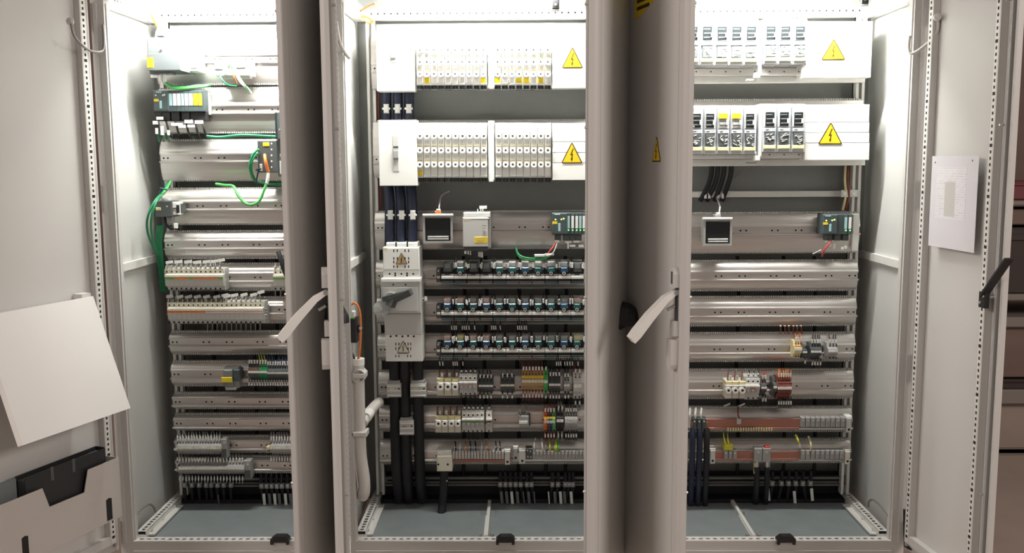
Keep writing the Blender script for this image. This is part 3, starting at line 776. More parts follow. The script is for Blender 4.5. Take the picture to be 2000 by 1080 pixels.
# ------------------------------------------------------------------ feeder cables in the middle cabinet
for i, u in enumerate((754,776,798)):
    x = ['left','centre','right'][i]
    d = Dev('feeder_cable','thick black feeder cable, %s of three, dropping into the main switch'%x,'cable',u-9,178,u+9,480,.40)
    part('sheath', MB().tube([d.p(u+1,150,.40),d.p(u+1,240,.40),d.p(u+3,340,.39),d.p(u+7,395,.325),d.p(u+7,450,.322),d.p(u+7,515,.322)],.019,12), 'navy', d.t)
    for v in (212,420):
        uu = u+ (0 if v<300 else 8)
        yc = .362 if v < 300 else .292; d.box('cable_clip','white',uu-5,v-9,uu+5,v+9,yc,.012,.003); d.boxes('clip_ears','white',[(uu-8,v-2,uu+8,v+2)],yc+.002,.006)
d = Dev('feeder_cable','brown insulated bar at the left behind the switch covers','cable',735,178,742,235,.42)
d.box('bar','redbrown',735,100,742,420,.42,.01)

# ------------------------------------------------------------------ main switch
d = Dev('main_circuit_breaker','tall cream main circuit breaker with dark rotary handle and warning triangle','circuit breaker',748,478,823,706,RAILY)
Y1 = .25
d.box('upper_terminal_cover','white',748,483,819,527,Y1,.11,.004)
d.box('cover_crown','white',754,474,816,486,Y1+.015,.09,.003)
d.boxes('crown_slots','black',[(772,473,775,482),(794,472,797,482)],Y1+.014,.002)
d.box('terminal_step','white',748,527,820,544,Y1+.004,.10,.002)
d.discs('step_screws','hole',[(761,535),(772,534),(772,538),(784,535),(795,534),(795,538),(807,535)],2.0,Y1+.0035,.002)
d.box('body','lgrey',744,548,822,612,Y1-.01,.12,.003)
d.box('body_lip','white',744,544,821,551,Y1-.016,.12,.002)
d.discs('body_screws','hole',[(768,556),(792,556)],1.8,Y1-.0105,.002)
fp = d.box('face_panel','lgrey',747,561,816,608,Y1-.014,.01,.002)
d.box('lower_body','lgrey',751,612,824,654,Y1+.002,.11,.003)
d.box('lower_terminal_cover','white',753,652,825,706,Y1+.006,.10,.003)
d.discs('lower_screws','hole',[(763,657),(774,656),(786,657),(797,656),(808,657)],2.1,Y1+.0055,.002)
sl = []
for u in (769,776,791,798):
    for v in (490,505,512,521): sl.append((u-1.2,v-3,u+1.2,v+2.5))
d.boxes('vent_slots','hole',sl,Y1-.0006,.001)
sl = []
for u in (773,779,785,791,797,802):
    for v in (672,681): sl.append((u-1,v-3,u+1,v+3))
sl += [(772,693,774,698),(778,693,780,698),(795,693,797,698),(801,693,803,698),(776,690,799,691)]
d.boxes('lower_vent_slots','hole',sl,Y1+.0054,.001)
d.box('corner_label','paleyellow',749,484,757,490,Y1-.0006,.001)
d.boxes('type_print','grey',[(749,563,751,566),(752,563,754,566),(755,563,757,566)],Y1-.0146,.001)
c = d.p(764,583,Y1-.02)
part('handle_hub', MB().cyl(c+Vector((0,.006,0)),c+Vector((0,-.012,0)),.024,20), 'grey', d.t)
h0, h1 = d.p(760,590,Y1-.03), d.p(803,570,Y1-.05)
part('rotary_handle', MB().obox(h0,h1,.024,.030,(0,1,0)).obox(d.p(748,584,Y1-.026),d.p(800,570,Y1-.035),.016,.022,(0,1,0)).obox(h0+Vector((.0,0,.004)),d.p(770,594,Y1-.045),.030,.024,(0,1,0)), 'dgrey', d.t, 'dark grey rotary handle')
c = d.p(744,603,Y1-.02)
part('handle_disc', MB().cyl(c+Vector((0,.002,0)),c+Vector((0,-.002,0)),.030,24), 'acrylic', d.t, 'clear acrylic disc')
part('disc_screw', MB().cyl(c,c+Vector((0,-.008,0)),.006,8), 'steel', d.t)
x0,x1,z0,z1 = rect(772,493,796,516,Y1-.002)
warning_sign('orange warning triangle on the upper cover of the main switch',((x0+x1)/2,Y1-.0006,z0+(z1-z0)/3),0,x1-x0,z1-z0,field='ambers',border='hole',bolt='hole')
x0,x1,z0,z1 = rect(775,665,800,689,Y1+.004)
warning_sign('pale outlined warning triangle on the lower cover of the main switch',((x0+x1)/2,Y1+.0052,z0+(z1-z0)/3),0,x1-x0,z1-z0,field='cream',border='hole',bolt='hole')
d = Dev('auxiliary_contact','small white auxiliary contact beside the main switch handle','contact',822,580,835,592,RAILY)
d.box('body','white',822,582,829,590,.30,.06); d.box('lever','white',829,580,834,588,.29,.02,.001); d.box('tip','dgrey',824,585,828,588,.298,.003)

# ------------------------------------------------------------------ outgoing cables and current transformers
for i,(u,v0,v1) in enumerate(((770,706,965),(790,706,965),(816,706,965))):
    d = Dev('outgoing_cable','thick black cable, %s of three, below the main switch'%ORD[i],'cable',u-11,v0,u+11,v1,.34)
    p0, p1 = d.p(u,v0-12,.34), d.p(u,v1+22,.34); p1.x = p0.x
    part('sheath', MB().tube([p0, p0*.6+p1*.4+Vector((0,-.01,0)), p0*.25+p1*.75, p1+Vector((0,.06,0))],.0205,12), 'rubber', d.t)
for i,(u0,v0,u1,v1) in enumerate(((755,746,783,776),(801,746,832,776),(780,818,808,850))):
    d = Dev('current_transformer','pale grey current transformer clamped round the %s black cable'%['left','right','middle'][i],'transformer',u0,v0,u1,v1,.33)
    y = .295; h = v1-v0
    d.box('core','lgrey',u0,v0+4,u1,v1,y,.06,.003); d.box('top_cap','grey',u0+2,v0-2,u1-2,v0+5,y+.01,.04)
    d.boxes('ridges','white',[(u0+1,v0+h*k,u1-1,v0+h*(k+.07)) for k in (.25,.55,.85)],y-.003,.004)
    d.box('label','paleyellow' if i<2 else 'grey',u0+5,v0+h*.40,u0+14,v0+h*.52,y-.0015,.002); d.disc('screw','hole',u1-4,v0+h*.45,1.5,y-.002,.003)

# ------------------------------------------------------------------ small devices: meters, supplies, controllers
def meter(key, u0, v0, u1, v1, red=True):
    d = Dev('panel_meter','square panel meter with a dark display in the %s cabinet'%key,'meter',u0,v0,u1,v1,RAILY)
    y = .26
    d.box('case','grey',u0+3,v0+3,u1-3,v1-3,y+.012,.088)
    x0,x1,z0,z1 = d.R(u0,v0,u1,v1,y); part('bezel', MB().frame(x0,x1,z0,z1,.008,y-RAILY,y-RAILY+.014), 'grey', d.t)
    d.box('display','glass',u0+5,v0+7,u1-5,v1-3,y+.004,.008); d.box('top_lip','white',u0-1,v0-2,u1+1,v0+2,y-.006,.02)
    d.boxes('keys','lgrey',[(u0+9,v1-14,u1-8,v1-11),(u0+9,v1-9.5,u1-8,v1-7)],y+.001,.004)
    d.box('plug','orange' if red else 'grey',(u0+u1)/2-6,v0-8,(u0+u1)/2+6,v0-1,y+.03,.03); d.box('plug_label','white',(u0+u1)/2-3,v0-12,(u0+u1)/2+5,v0-8,y+.03,.01)
    um = (u0+u1)/2
    d.wire('lead','conduit',[(um+2,v0-10,y+.035),(um+4,v0-24,y+.05),(um+8 if red else um-1,v0-38,.42),(um+22 if red else um-3,v0-46,.48)],.003)
meter('middle',826,420,884,475); meter('right',1374,427,1430,480,False)
d = Dev('power_supply','grey power supply unit with yellow sticker in the middle cabinet','power supply',904,416,960,488,RAILY)
y=.25
d.box('case','lgrey',904,424,953,482,y,.11,.003); d.box('side_fins','grey',953,422,958,484,y+.012,.09,.001); d.box('top_terminals','white',905,415,957,424,y+.004,.09,.002)
d.box('seam','white',905,426,955,427.5,y-.001,.01); d.box('yellow_sticker','yellow',926,462,953,475,y-.001,.002); d.boxes('sticker_print','ambers',[(931,465,948,466.2),(931,468,948,469.2),(931,471,944,472.2)],y-.0014,.001)
d.boxes('print','dgrey',[(941,439.5,950,440.5),(944,445,948,446)],y-.0006,.001); d.disc('dial','steel',946,452,2.6,y-.003,.004)
d.box('corner_label','paleyellow',906,428,919,431,y-.0006,.001); d.box('bottom_terminals','dgrey',906,482,952,490,y+.012,.08)
d.boxes('wire_markers','white',[(907,489,911,496),(913,490,916,497),(918,490,920,498),(934,492,936,501),(937,492,939,502),(940,492,943,503)],y+.03,.004)
d.box('top_tag','white',936,402,951,408,y+.02,.004); d.boxes('top_leads','white',[(932,408,934,416),(938,408,940,415),(942,408,944,415)],y+.03,.004)

def controller(key, u0, v0, u1, v1, strips, label, leds=True):
    d = Dev('controller',label,'controller',u0,v0,u1,v1,RAILY); y=.28; H=v1-v0
    d.box('backplane','petrol',u0,v0,u1,v1,y+.01,.07,.002)
    w = 32*H/42
    d.box('head_module','petrol',u0,v0+1,u0+w*.95,v1-1,y,.03,.003)
    d.boxes('brand_strip','cyan',[(u0+5,v0+3,u0+16,v0+5)],y-.0008,.001)
    d.box('yellow_tag','yellow',u0+1,v0+H*.40,u0+11,v0+H*.54,y-.001,.002)
    d.box('address_label','cyan',u0+12,v0+H*.48,u0+17.5,v0+H*.86,y-.001,.002)
    if leds:
        mb = d.discs('status_leds','ledy',[(u0+7,v0+H*.32),(u0+18.5,v0+H*.31),(u0+23,v0+H*.28)],1.5,y-.001,.002)
    for i,(ua,ub,mt) in enumerate(strips):
        mo = d.box('io_module','petrol',ua-.6,v0+2,ub+.6,v1-1,y+.004,.03,.001)
        st = d.box('module_label',mt,ua,v0+H*.16,ub,v0+H*.72,y+.002,.004,.0005)
        if leds: d.discs('module_leds','led',[((ua+ub)/2,v0+H*.80)],1.3,y+.001,.003)
    return d
d = controller('middle',1078,415,1145,458,[(1108,1113,'cyan'),(1116,1121,'white'),(1124,1129,'white'),(1131,1136,'cyan'),(1138,1143,'white')],'dark controller with lit green lamps in the middle cabinet')
for u in (1090,1106,1118,1130): d.box('plug','dgrey',u-6,458,u+6,470,.30,.04)
d.boxes('wire_markers','white',[(1084,469,1092,474),(1104,471,1116,475),(1120,470,1132,474),(1112,478,1124,482),(1130,478,1140,483),(1108,474,1111,486)],.295,.005)
d.wire('red_lead','red',[(1086,470,.30),(1082,480,.29),(1074,490,.28),(1066,500,.28)],.003); d.wire('white_lead','conduit',[(1088,472,.30),(1085,484,.28),(1078,496,.27),(1067,500,.27)],.002)
d = controller('right',1607,418,1664,458,[(1650,1655,'cyan'),(1658,1663,'white')],'dark controller with green lamps at the right end of its rail')
for u in (1620,1636,1652): d.box('plug','dgrey',u-6,458,u+6,470,.30,.04)
d.boxes('wire_markers','white',[(1620,474,1624,482),(1627,476,1632,486),(1643,482,1648,488),(1650,480,1655,486),(1612,470,1618,474)],.295,.005)
d.wire('red_lead','red',[(1624,472,.29),(1614,482,.28),(1608,492,.28),(1606,500,.30)],.0035); d.wire('white_lead','conduit',[(1604,488,.29),(1596,492,.29),(1588,496,.30)],.0025); d.box('rail_end_cover','white',1665,419,1677,490,.35,.012)
def green_loop():
    for i,(m_,r_,dy,lab) in enumerate((('green',.004,0,'dark green cable sagging over the first relay row'),('brightgreen',.0035,2.5,'bright green cable sagging just below the dark green one'))):
        cable('network_cable',lab,'cable',m_,[(1008,484,.34),(1012,496+dy,.31),(1024,503+dy,.29),(1045,505+dy,.28),(1066,501+dy,.28),(1078,495,.29)],r_)
green_loop()
d = Dev('cable_sleeve','small white sleeve on the green cables above the relays','sleeve',1044,496,1064,502,.28)
d.box('sleeve','white',1044,496.5,1064,501.5,.268,.008,.002); d.box('tail','white',1064,495,1082,499,.27,.003)

# ------------------------------------------------------------------ relay rows of the middle cabinet
def relay(c, v0, row, i, n, kind):
    a, b = c-12.4, c+12.4; y = .275
    d = Dev('relay_module','relay in a black socket, %s from left in the %s relay row'%(ORD[i],row),'relay',a,v0,b,v0+50,RAILY,'plug-in relays of the middle cabinet')
    d.box('socket','black',a,v0+14,b,v0+42,y+.03,.055,.002)
    d.box('socket_step','dgrey',a+.4,v0+24,b-.4,v0+37,y+.014,.02,.002)
    if kind != 'dark':
        d.box('clip_top',{'pink':'pink','grey':'grey','warm':'paleyellow'}[kind],c-7,v0+1,c+6,v0+10,y+.02,.05,.002)
        rb = d.box('relay_body','tealblue' if (i%3==0) else 'teal',c-7.5,v0+11,c+6.5,v0+21,y,.05,.002)
        d.box('window','cyan',c-6,v0+12,c+4,v0+13.6,y-.0008,.001,parent=rb)
        d.ring('test_knob','steel',c-1,v0+23,3.6,1.7,y-.002,.014); d.disc('knob_core','tealblue',c-1,v0+23,1.7,y+.004,.006)
    else:
        d.box('timer_body','dgrey',c-8,v0+2,c+8,v0+20,y+.01,.05,.003); d.box('face_plate','psgrey',c-6,v0+4,c+6,v0+14,y+.009,.002)
    d.discs('screws','steel',[(c+k,v0+25.5) for k in (-10.5,-7,5.5,8.4,11)],1.25,y+.012,.004)
    d.box('label_strip','white',a+.2,v0+28,b-.2,v0+33.5,y+.004,.012,.001)
    d.box('under_ledge','black',a,v0+33.7,b,v0+38,y+.010,.03)
    d.boxes('terminal_lips','cyan' if random.random()<.3 else 'white',[(a+1,v0+39.2,b-1,v0+40.4),(a+1,v0+42.6,b-1,v0+43.6)],y+.028,.004,.0004)
    mk = []
    for k in range(random.choice((3,3,4,5))):
        u = c+8+random.uniform(0,8); vv = v0+random.uniform(1,5); mk.append((u,vv,u+2.6,vv+random.uniform(7,11)))
    d.boxes('wire_markers','white',mk,y+.006,.004)
    ws = MB()
    for u0_,v0_,u1_,v1_ in mk:
        p = d.p((u0_+u1_)/2,v0_,y+.014); q = d.p((u0_+u1_)/2,v0_-10,y+.075); e_ = d.p((u0_+u1_)/2,v1_+6,y+.018); ws.tube([q,p,e_],.0016,5,3)
    part('wires', ws, 'rubber', d.t)
K1 = ['dark','grey','dark','dark','grey','grey','grey','grey','grey','grey','dark']
K2 = ['pink','pink','grey','pink','grey','grey','grey','grey','grey','grey','pink']
K3 = ['pink','warm','pink','pink','grey','grey','grey','grey','grey','grey','warm']
for v0,row,K in ((511,'upper',K1),(582,'middle',K2),(655,'lower',K3)):
    for i in range(11): relay(874+25.4*i, v0, row, i, 11, K[i])
    d = Dev('end_clamp','small dark end clamp at the left end of the %s relay row'%row,'clamp',852,v0+10,861,v0+42,RAILY)
    d.box('body','dgrey',852,v0+14,861,v0+40,.30,.06,.002); d.box('label','cream',853,v0+28,860,v0+33,.298,.003); d.disc('screw','steel',856,v0+18,1.8,.298,.003)
for gi,(v,us,lab) in enumerate(((640,(882,887,891,903,907,911,916,927,960,964,968,977,1011,1015,1019,1024,1028),'white wire sleeves hanging between middle and lower relay rows'),
                 (710,(859,865,885,889,893,904,1087,1091,1095,1103,1108,1113,1118,1129),'white wire sleeves hanging below the lower relay row'))):
    for k,u in enumerate(us):
        t = Dev('wire','white-sleeved wire, %s from left %s'%(ORD[k],'between the middle and lower relay rows' if gi==0 else 'below the lower relay row'),'wire',u-1,v-4,u+1,v+4,.33,lab)
        t.wire('strand','rubber',[(u,v-16,.345),(u,v,.325),(u+random.uniform(-1,1),v+10,.36)],.0018,n=5,sub=3)
        t.wire('sleeve','white',[(u-.4,v-4,.322),(u+.4,v+4,.322)],.0024,n=6)

# ------------------------------------------------------------------ fuse holders, breakers, terminals
def fuse_holder(c, w, v0, v1, vc, label, grp, topmat='cream'):
    a, b = c-w/2, c+w/2; y = .29
    d = Dev('fuse_holder',label,'fuse holder',a,v0,b,v1,RAILY,grp)
    H = v1-v0
    d.box('base','cream',a+.2,v0,b-.2,v1,y+.012,.06,.002)
    d.box('upper_step','paleyellow',a+.2,v0+1,b-.2,v0+H*.22,y+.006,.05,.002)
    d.box('ridge','white',a+.1,v0+H*.25,b-.1,v0+H*.32,y-.002,.03,.001)
    d.ring('screw_cap','ceramic',c,vc,w*.47,w*.21,y-.016,.028); d.disc('cap_core','hole',c,vc,w*.22,y-.006,.004)
    d.wire('copper_lead','redbrown',[(c-2,v0+1,y+.02),(c-2,v0-8,y+.025),(c-1,v0-18,y+.06)],.0026,n=6)
    d.box('lead_marker',topmat,c+1,v0-10,c+5.5,v0-2,y+.02,.006)
def breaker(a, b, v0, v1, label, grp, stripe='pink', vs=.46, wires=True):
    y = .285; H = v1-v0; c = (a+b)/2
    d = Dev('circuit_breaker',label,'circuit breaker',a,v0,b,v1,RAILY,grp)
    d.extx('body','lgrey',a+.15,b-.15,[(v0,.075),(v0,.020),(v0+H*.30,.020),(v0+H*.33,.004),(v0+H*.68,.004),(v0+H*.72,.016),(v1,.016),(v1,.075)],y)
    d.box('terminal_face','white',a+.3,v0+1,b-.3,v0+H*.27,y+.018,.004,.001)
    d.disc('upper_screw','hole',c,v0+H*.16,1.8,y+.0172,.002); d.disc('lower_screw','hole',c,v0+H*.90,1.7,y+.0152,.002)
    d.box('marker_ridge','white',a+.1,v0+H*.34,b-.1,v0+H*.42,y-.004,.01,.001)
    d.box('stripe',stripe,a+.3,v0+H*.44,b-.3,v0+H*.50,y+.001,.004,.0005)
    d.box('toggle','grey',c-2,v0+H*.54,c+2,v0+H*.66,y-.006,.012,.001)
    if wires:
        d.wire('upper_wire','rubber',[(c,v0+2,y+.022),(c+1,v0-6,y+.03),(c+2,v0-14,y+.07)],.0022,n=5); d.box('wire_marker','white',c-1.2,v0-9,c+2.2,v0-5,y+.024,.005)
        d.wire('lower_wire','rubber',[(c,v1-2,y+.022),(c,v1+6,y+.03),(c,v1+12,y+.07)],.0022,n=5)
G1, G2 = 'round-cap fuse holders of the upper breaker row, middle cabinet','round-cap fuse holders of the lower breaker row, middle cabinet'
for i,u in enumerate((860,874.5,889)): fuse_holder(u,14,738,773,756,'round-cap fuse holder, %s of three, upper breaker row'%ORD[i],G1)
for i in range(4): breaker(896.5+8.8*i,905.3+8.8*i,732,773,'grey breaker, %s of four right of the three fuse caps, middle cabinet'%ORD[i],'breakers of the upper row')
for i,u in enumerate((856,868.5,881.5,894)): fuse_holder(u,12.6,812,845,828,'round-cap fuse holder, %s of four, lower breaker row'%ORD[i],G2)
for i in range(5): breaker(902+8.7*i,910.7+8.7*i,804,846,'grey breaker, %s of five right of the four fuse caps, middle cabinet'%ORD[i],'breakers of the lower row','greenstripe')
breaker(949,961,804,846,'single grey breaker with a brown edge at the lower row end','breakers of the lower row','redbrown')
G3 = 'fuse holders of the right cabinet'
for i,u in enumerate((1423.5,1437,1450.5)): fuse_holder(u,13,744,778,763,'round-cap fuse holder, %s of three in the right cabinet'%ORD[i],G3,'lgrey')
for i in range(3): breaker(1457+9.3*i,1466.3+9.3*i,738,782,'grey breaker, %s of three in the right cabinet'%ORD[i],'breakers of the right cabinet','orange' if i%2 else 'pink')

def terminal(a, b, v0, v1, label, grp, body='cream', strip='white', wires=None, top='cream', markers=True, lower=None, y=.30, strip2=None, cat='terminal'):
    d = Dev('terminal_block',label,cat,a,v0,b,v1,RAILY,grp); H = v1-v0; c = (a+b)/2
    d.extx('body',body,a+.12,b-.12,[(v0,.06),(v0,.026),(v0+H*.22,.018),(v0+H*.34,.0),(v0+H*.66,.0),(v0+H*.80,.018),(v1,.026),(v1,.06)],y)
    d.box('marker',strip,a+.25,v0+H*.40,b-.25,v0+H*.52,y-.003,.004,.0005)
    if strip2: d.box('upper_marker',strip2,a+.25,v0+H*.22,b-.25,v0+H*.33,y+.004,.006,.0005)
    s = min(1.6,(b-a)*.26)
    d.discs('screws','hole',[(c,v0+H*.13),(c,v0+H*.88)],s,y+.0175,.004,n=6)
    if wires:
        d.wire('upper_wire',wires,[(c,v0+H*.08,y+.024),(c+random.uniform(-1,1),v0-6,y+.02),(c+random.uniform(-3,1),v0-18,y+.07)],.0019,n=5,sub=3)
        if markers: d.wire('upper_sleeve','white',[(c,v0-2,y+.0185),(c+random.uniform(-1,1),v0-9,y+.018)],.0034,n=6)
    if lower:
        d.wire('lower_wire',lower,[(c,v1-H*.08,y+.024),(c+random.uniform(-1,1),v1+6,y+.02),(c,v1+14,y+.07)],.0019,n=5,sub=3)
        if markers: d.wire('lower_sleeve','white',[(c,v1+1,y+.019),(c,v1+8,y+.019)],.0032,n=6)
    return d
def strip(u0, u1, n, v0, v1, where, grp, **k):
    for i in range(n):
        kk = {a:(b(i) if callable(b) else b) for a,b in k.items()}
        terminal(u0+(u1-u0)*i/n, u0+(u1-u0)*(i+1)/n, v0, v1, '%s terminal from left %s'%(ORD[i],where), grp, **kk)
# middle cabinet, upper breaker row
strip(1019,1062,7,725,768,'in the red-wired block, middle cabinet','red-wired terminals, middle cabinet',body='ambers',strip='cream',strip2='yellow',wires='red',lower='red')
strip(1062,1070,1,725,770,'green earth block beside the red wires','green earth terminal, middle cabinet',body='brightgreen',strip='white',wires='green',lower='green')
strip(934,963,4,740,770,'in the dark block after the four breakers','dark terminals, upper breaker row',body='dgrey',strip='white',wires='rubber',lower='rubber')
strip(977,1005,3,738,770,'in the grey block before the red wires','grey terminals before the red wires',body='dgrey',strip='cream',wires='braid',lower='rubber')
strip(1072,1095,4,736,770,'in the dark block after the red wires','dark terminals after the red wires',body='dgrey',strip='white',wires='rubber',lower='rubber')
strip(1101,1113,2,738,770,'in the small pair near the door edge','small terminal pair near the door edge',body='grey',strip='white',wires='rubber',lower='rubber')
strip(1120,1136,2,730,782,'in the pale pair at the door edge','pale terminal pair at the door edge',body='lgrey',strip='white',wires='red',lower='rubber')
# middle cabinet, lower breaker row
strip(1062,1085,4,806,846,'in the red-wired block, lower breaker row','red-wired terminals, lower breaker row',body=lambda i:['orange','redbrown','tealblue','brightgreen'][i],strip='lgrey',strip2='yellow',wires='red',lower='red')
strip(1087,1101,2,802,846,'in the black bridged pair, lower breaker row','black bridged terminals',body='black',strip='white',wires='conduit',lower='conduit')
strip(1103,1128,5,806,846,'in the pale block, lower breaker row','pale terminals, lower breaker row',body='grey',strip='lgrey',strip2='white',wires='rubber',lower='rubber')
d = Dev('terminal_block','lone grey terminal with pale label in the lower breaker row','terminal',1013,800,1036,836,RAILY)
d.box('body','grey',1013,812,1033,834,.30,.06,.003); d.box('label','white',1014,822,1031,828,.297,.004); d.box('side_clip','dgrey',1030,812,1036,832,.312,.04); d.wire('upper_wire','braid',[(1018,812,.31),(1015,802,.30),(1018,790,.36)],.003); d.wire('rear_wire','braid',[(1027,812,.31),(1029,802,.31),(1026,790,.36)],.003)
# right cabinet
strip(1552,1567,3,668,700,'in the orange-wired block, right cabinet','orange-wired terminals, right cabinet',body='paleyellow',strip='white',strip2='orange',wires='orange')
strip(1568,1577,1,676,702,'grey, beside the orange wires, right cabinet','grey terminal beside orange wires',body='dgrey',strip='white',lower='rubber')
strip(1584,1605,4,672,705,'in the dark block, right cabinet','dark terminals, right cabinet',body='dgrey',strip='white',wires='rubber',lower='rubber')
strip(1618,1637,3,672,703,'in the grey block at the rail end, right cabinet','grey terminals at the rail end, right cabinet',body='grey',strip='white',wires='rubber')
strip(1519,1547,6,738,782,'in the brown block, right cabinet','brown terminals, right cabinet',body='redbrown',strip='white',strip2='redbrown',wires='orange',lower='rubber')
strip(1487,1498,2,742,776,'in the dark pair after the breakers, right cabinet','dark pair after the breakers, right cabinet',body='dgrey',strip='white',wires='red',lower='rubber')
strip(1511,1518,1,740,776,'slim grey end block, right cabinet','slim grey end block, right cabinet',body='dgrey',strip='white')
d = Dev('wire_sleeves','row of small pale sleeves hanging under the fifth rail, right cabinet','sleeves',1522,634,1570,642,.34)
for u in (1525,1533,1541,1550,1557,1565):
    d.wire('wire','redbrown',[(u,640,.35),(u,648,.36),(u,655,.40)],.0022,n=5); d.wire('sleeve','pink',[(u-2,636,.345),(u+1,637,.345)],.003,n=6)
for u,v,s in ((1420,791,'left'),(1449,791,'right')):
    d = Dev('wire_tag','small white wire tag under the fuse caps, %s one'%s,'tag',u-6,v-3,u+6,v+3,.33); 
    part('plate', MB().obox(d.p(u-6,v+2,.33),d.p(u+6,v-3,.33),.003,.010,(0,1,0)), 'white' if s=='right' else 'lgrey', d.t)

# left cabinet terminal rows
cols5 = ['greenstripe','greenstripe','orange','orange','orange','greenstripe','orange','orange','orange','orange','orange','greenstripe']
def big_terminal(a, b, v0, v1, label, grp, stripe, wire_up, tagm='white', low=True):
    y = .285; H = v1-v0; c = (a+b)/2
    d = Dev('terminal_block',label,'terminal',a,v0,b,v1,RAILY,grp)
    d.extx('body','lgrey',a+.1,b-.1,[(v0,.075),(v0,.028),(v0+H*.22,.022),(v0+H*.30,.010),(v0+H*.36,.0),(v0+H*.80,.004),(v0+H*.84,.022),(v1,.024),(v1,.075)],y)
    d.box('upper_face','cream',a+.1,v0-.5,b-.1,v0+H*.24,y+.020,.008,.001)
    d.box('ridge','cream',a+.1,v0+H*.26,b-.1,v0+H*.38,y-.003,.02,.001)
    d.box('stripe',stripe,a+.1,v0+H*.39,b-.1,v0+H*.48,y-.002,.006,.0005)
    d.discs('screws','hole',[(c,v0+H*.12)],1.7,y+.0192,.002,n=8); d.discs('lower_screws','hole',[(c,v0+H*.92)],1.7,y+.021,.004,n=8)
    if wire_up:
        d.wire('upper_wire','rubber' if tagm!='white' else 'braid',[(c,v0+1,y+.026),(c+.5,v0-7,y+.02),(c-1,v0-14,y+.07)],.0020,n=5,sub=3)
        d.wire('sleeve',tagm,[(c-2,v0-1,y+.02),(c-1,v0-7,y+.018)],.0028,n=6)
    if low: d.wire('lower_wire','braid',[(c,v1-2,y+.026),(c,v1+6,y+.03),(c,v1+12,y+.07)],.0022,n=5,sub=3)
    return d
for i in range(12): big_terminal(321+9.5*i,330.5+9.5*i,526,567,'cream terminal, %s from left in the green and orange striped row'%ORD[i],'striped terminals of the left cabinet',cols5[i],True,low=False)
for i in range(20): big_terminal(326+9.35*i,335.35+9.35*i,591,633,'cream terminal, %s from left in the long orange striped row'%ORD[i],'orange-striped terminals of the left cabinet','orange' if i<8 else 'pink',True,'white' if i>11 else 'grey',low=i>7)
for i in range(4): big_terminal(533+10*i,543+10*i,527,567,'cream terminal, %s from left beside the narrow door edge'%ORD[i],'terminals beside the narrow door','greenstripe',i<3)
tags = [(324,512,14),(341,511,15),(360,511,15),(377,512,16),(396,511,15),(412,510,15),(426,508,13)]
for k,(u,v,w) in enumerate(tags):
    d = Dev('wire_tag','white wire tag, %s from left above the green and orange striped row'%ORD[k],'tag',u,v-3,u+w,v+2,.30); part('plate', MB().obox(d.p(u,v+1,.298),d.p(u+w,v-1,.298),.011,.003,(0,1,0)), 'white', d.t); part('strap', MB().obox(d.p(u+w/2-3,v+8,.31),d.p(u+w/2,v,.300),.003,.003), 'lgrey', d.t)
tags = [(325,579),(345,580),(362,580),(379,580),(397,580),(417,580),(433,577),(437,579),(452,577),(470,576),(489,576),(503,571)]
for k,(u,v) in enumerate(tags):
    d = Dev('wire_tag','wire tag, %s from left above the long orange striped row'%ORD[k],'tag',u,v-3,u+13,v+2,.30); part('plate', MB().obox(d.p(u,v+1,.298),d.p(u+13,v-2,.298),.011,.003,(0,1,0)), 'white' if u>430 else 'lgrey', d.t); part('strap', MB().obox(d.p(u+3,v+8,.31),d.p(u+6,v,.300),.003,.003), 'lgrey', d.t)
for u0,v0,u1,v1,lab in ((431,531,441,566,'grey metal end clamp right of the green and orange striped row'),(513,597,521,632,'grey metal end clamp right of the long orange striped row')):
    d = Dev('end_clamp',lab,'clamp',u0,v0,u1,v1,RAILY); d.box('body','grey',u0,v0,u1,v1,.315,.04,.002); d.boxes('ribs','steel',[(u0+1,v0+5+6*k,u1,v0+7+6*k) for k in range(4)],.310,.006); d.disc('screw','steel',(u0+u1)/2,v0+4,2.2,.312,.004)
strip(484,521,7,712,745,'in the green-topped block, left cabinet','green-topped terminals, left cabinet',body=lambda i:'dgrey' if i<4 else 'green',strip='cream',strip2=lambda i:'redbrown' if i<4 else 'green',wires=lambda i:'rubber' if i<4 else 'gyellow',lower='rubber')
strip(521,569,10,715,745,'in the blue-wired block, left cabinet','blue-wired terminals, left cabinet',body='dgrey',strip='lgrey',wires='blue',lower='rubber')
strip(344,432,16,862,892,'in the third terminal row, left cabinet','third row terminals, left cabinet',body='grey',strip='cream',wires='lgrey',lower='rubber',markers=lambda i:True,y=.31)
strip(527,575,9,862,892,'in the pale block beside the door, left cabinet','pale terminals beside the door, left cabinet',body='grey',strip='cream',wires='lgrey',lower='lgrey',y=.31)
strip(348,477,21,904,930,'in the bottom terminal row, left cabinet','bottom row terminals, left cabinet',body='grey',strip='cream',wires='lgrey',lower='lgrey',y=.31)
for u0,v0,u1,v1,lab in ((432,858,443,895,'dark end clamp of the third terminal row'),(477,900,490,935,'dark end clamp of the bottom terminal row'),(520,872,527,884,'yellowish end clamp beside the door')):
    d = Dev('end_clamp',lab,'clamp',u0,v0,u1,v1,RAILY); d.box('body','grey' if u0!=520 else 'paleyellow',u0,v0,u1,v1,.315,.04,.002); d.disc('screw','steel',(u0+u1)/2,v0+7 if u0!=520 else v0+6,2.2,.312,.004); d.box('foot','dgrey',u0+1,(v0+v1)/2,u1-1,v1-1,.312,.01)

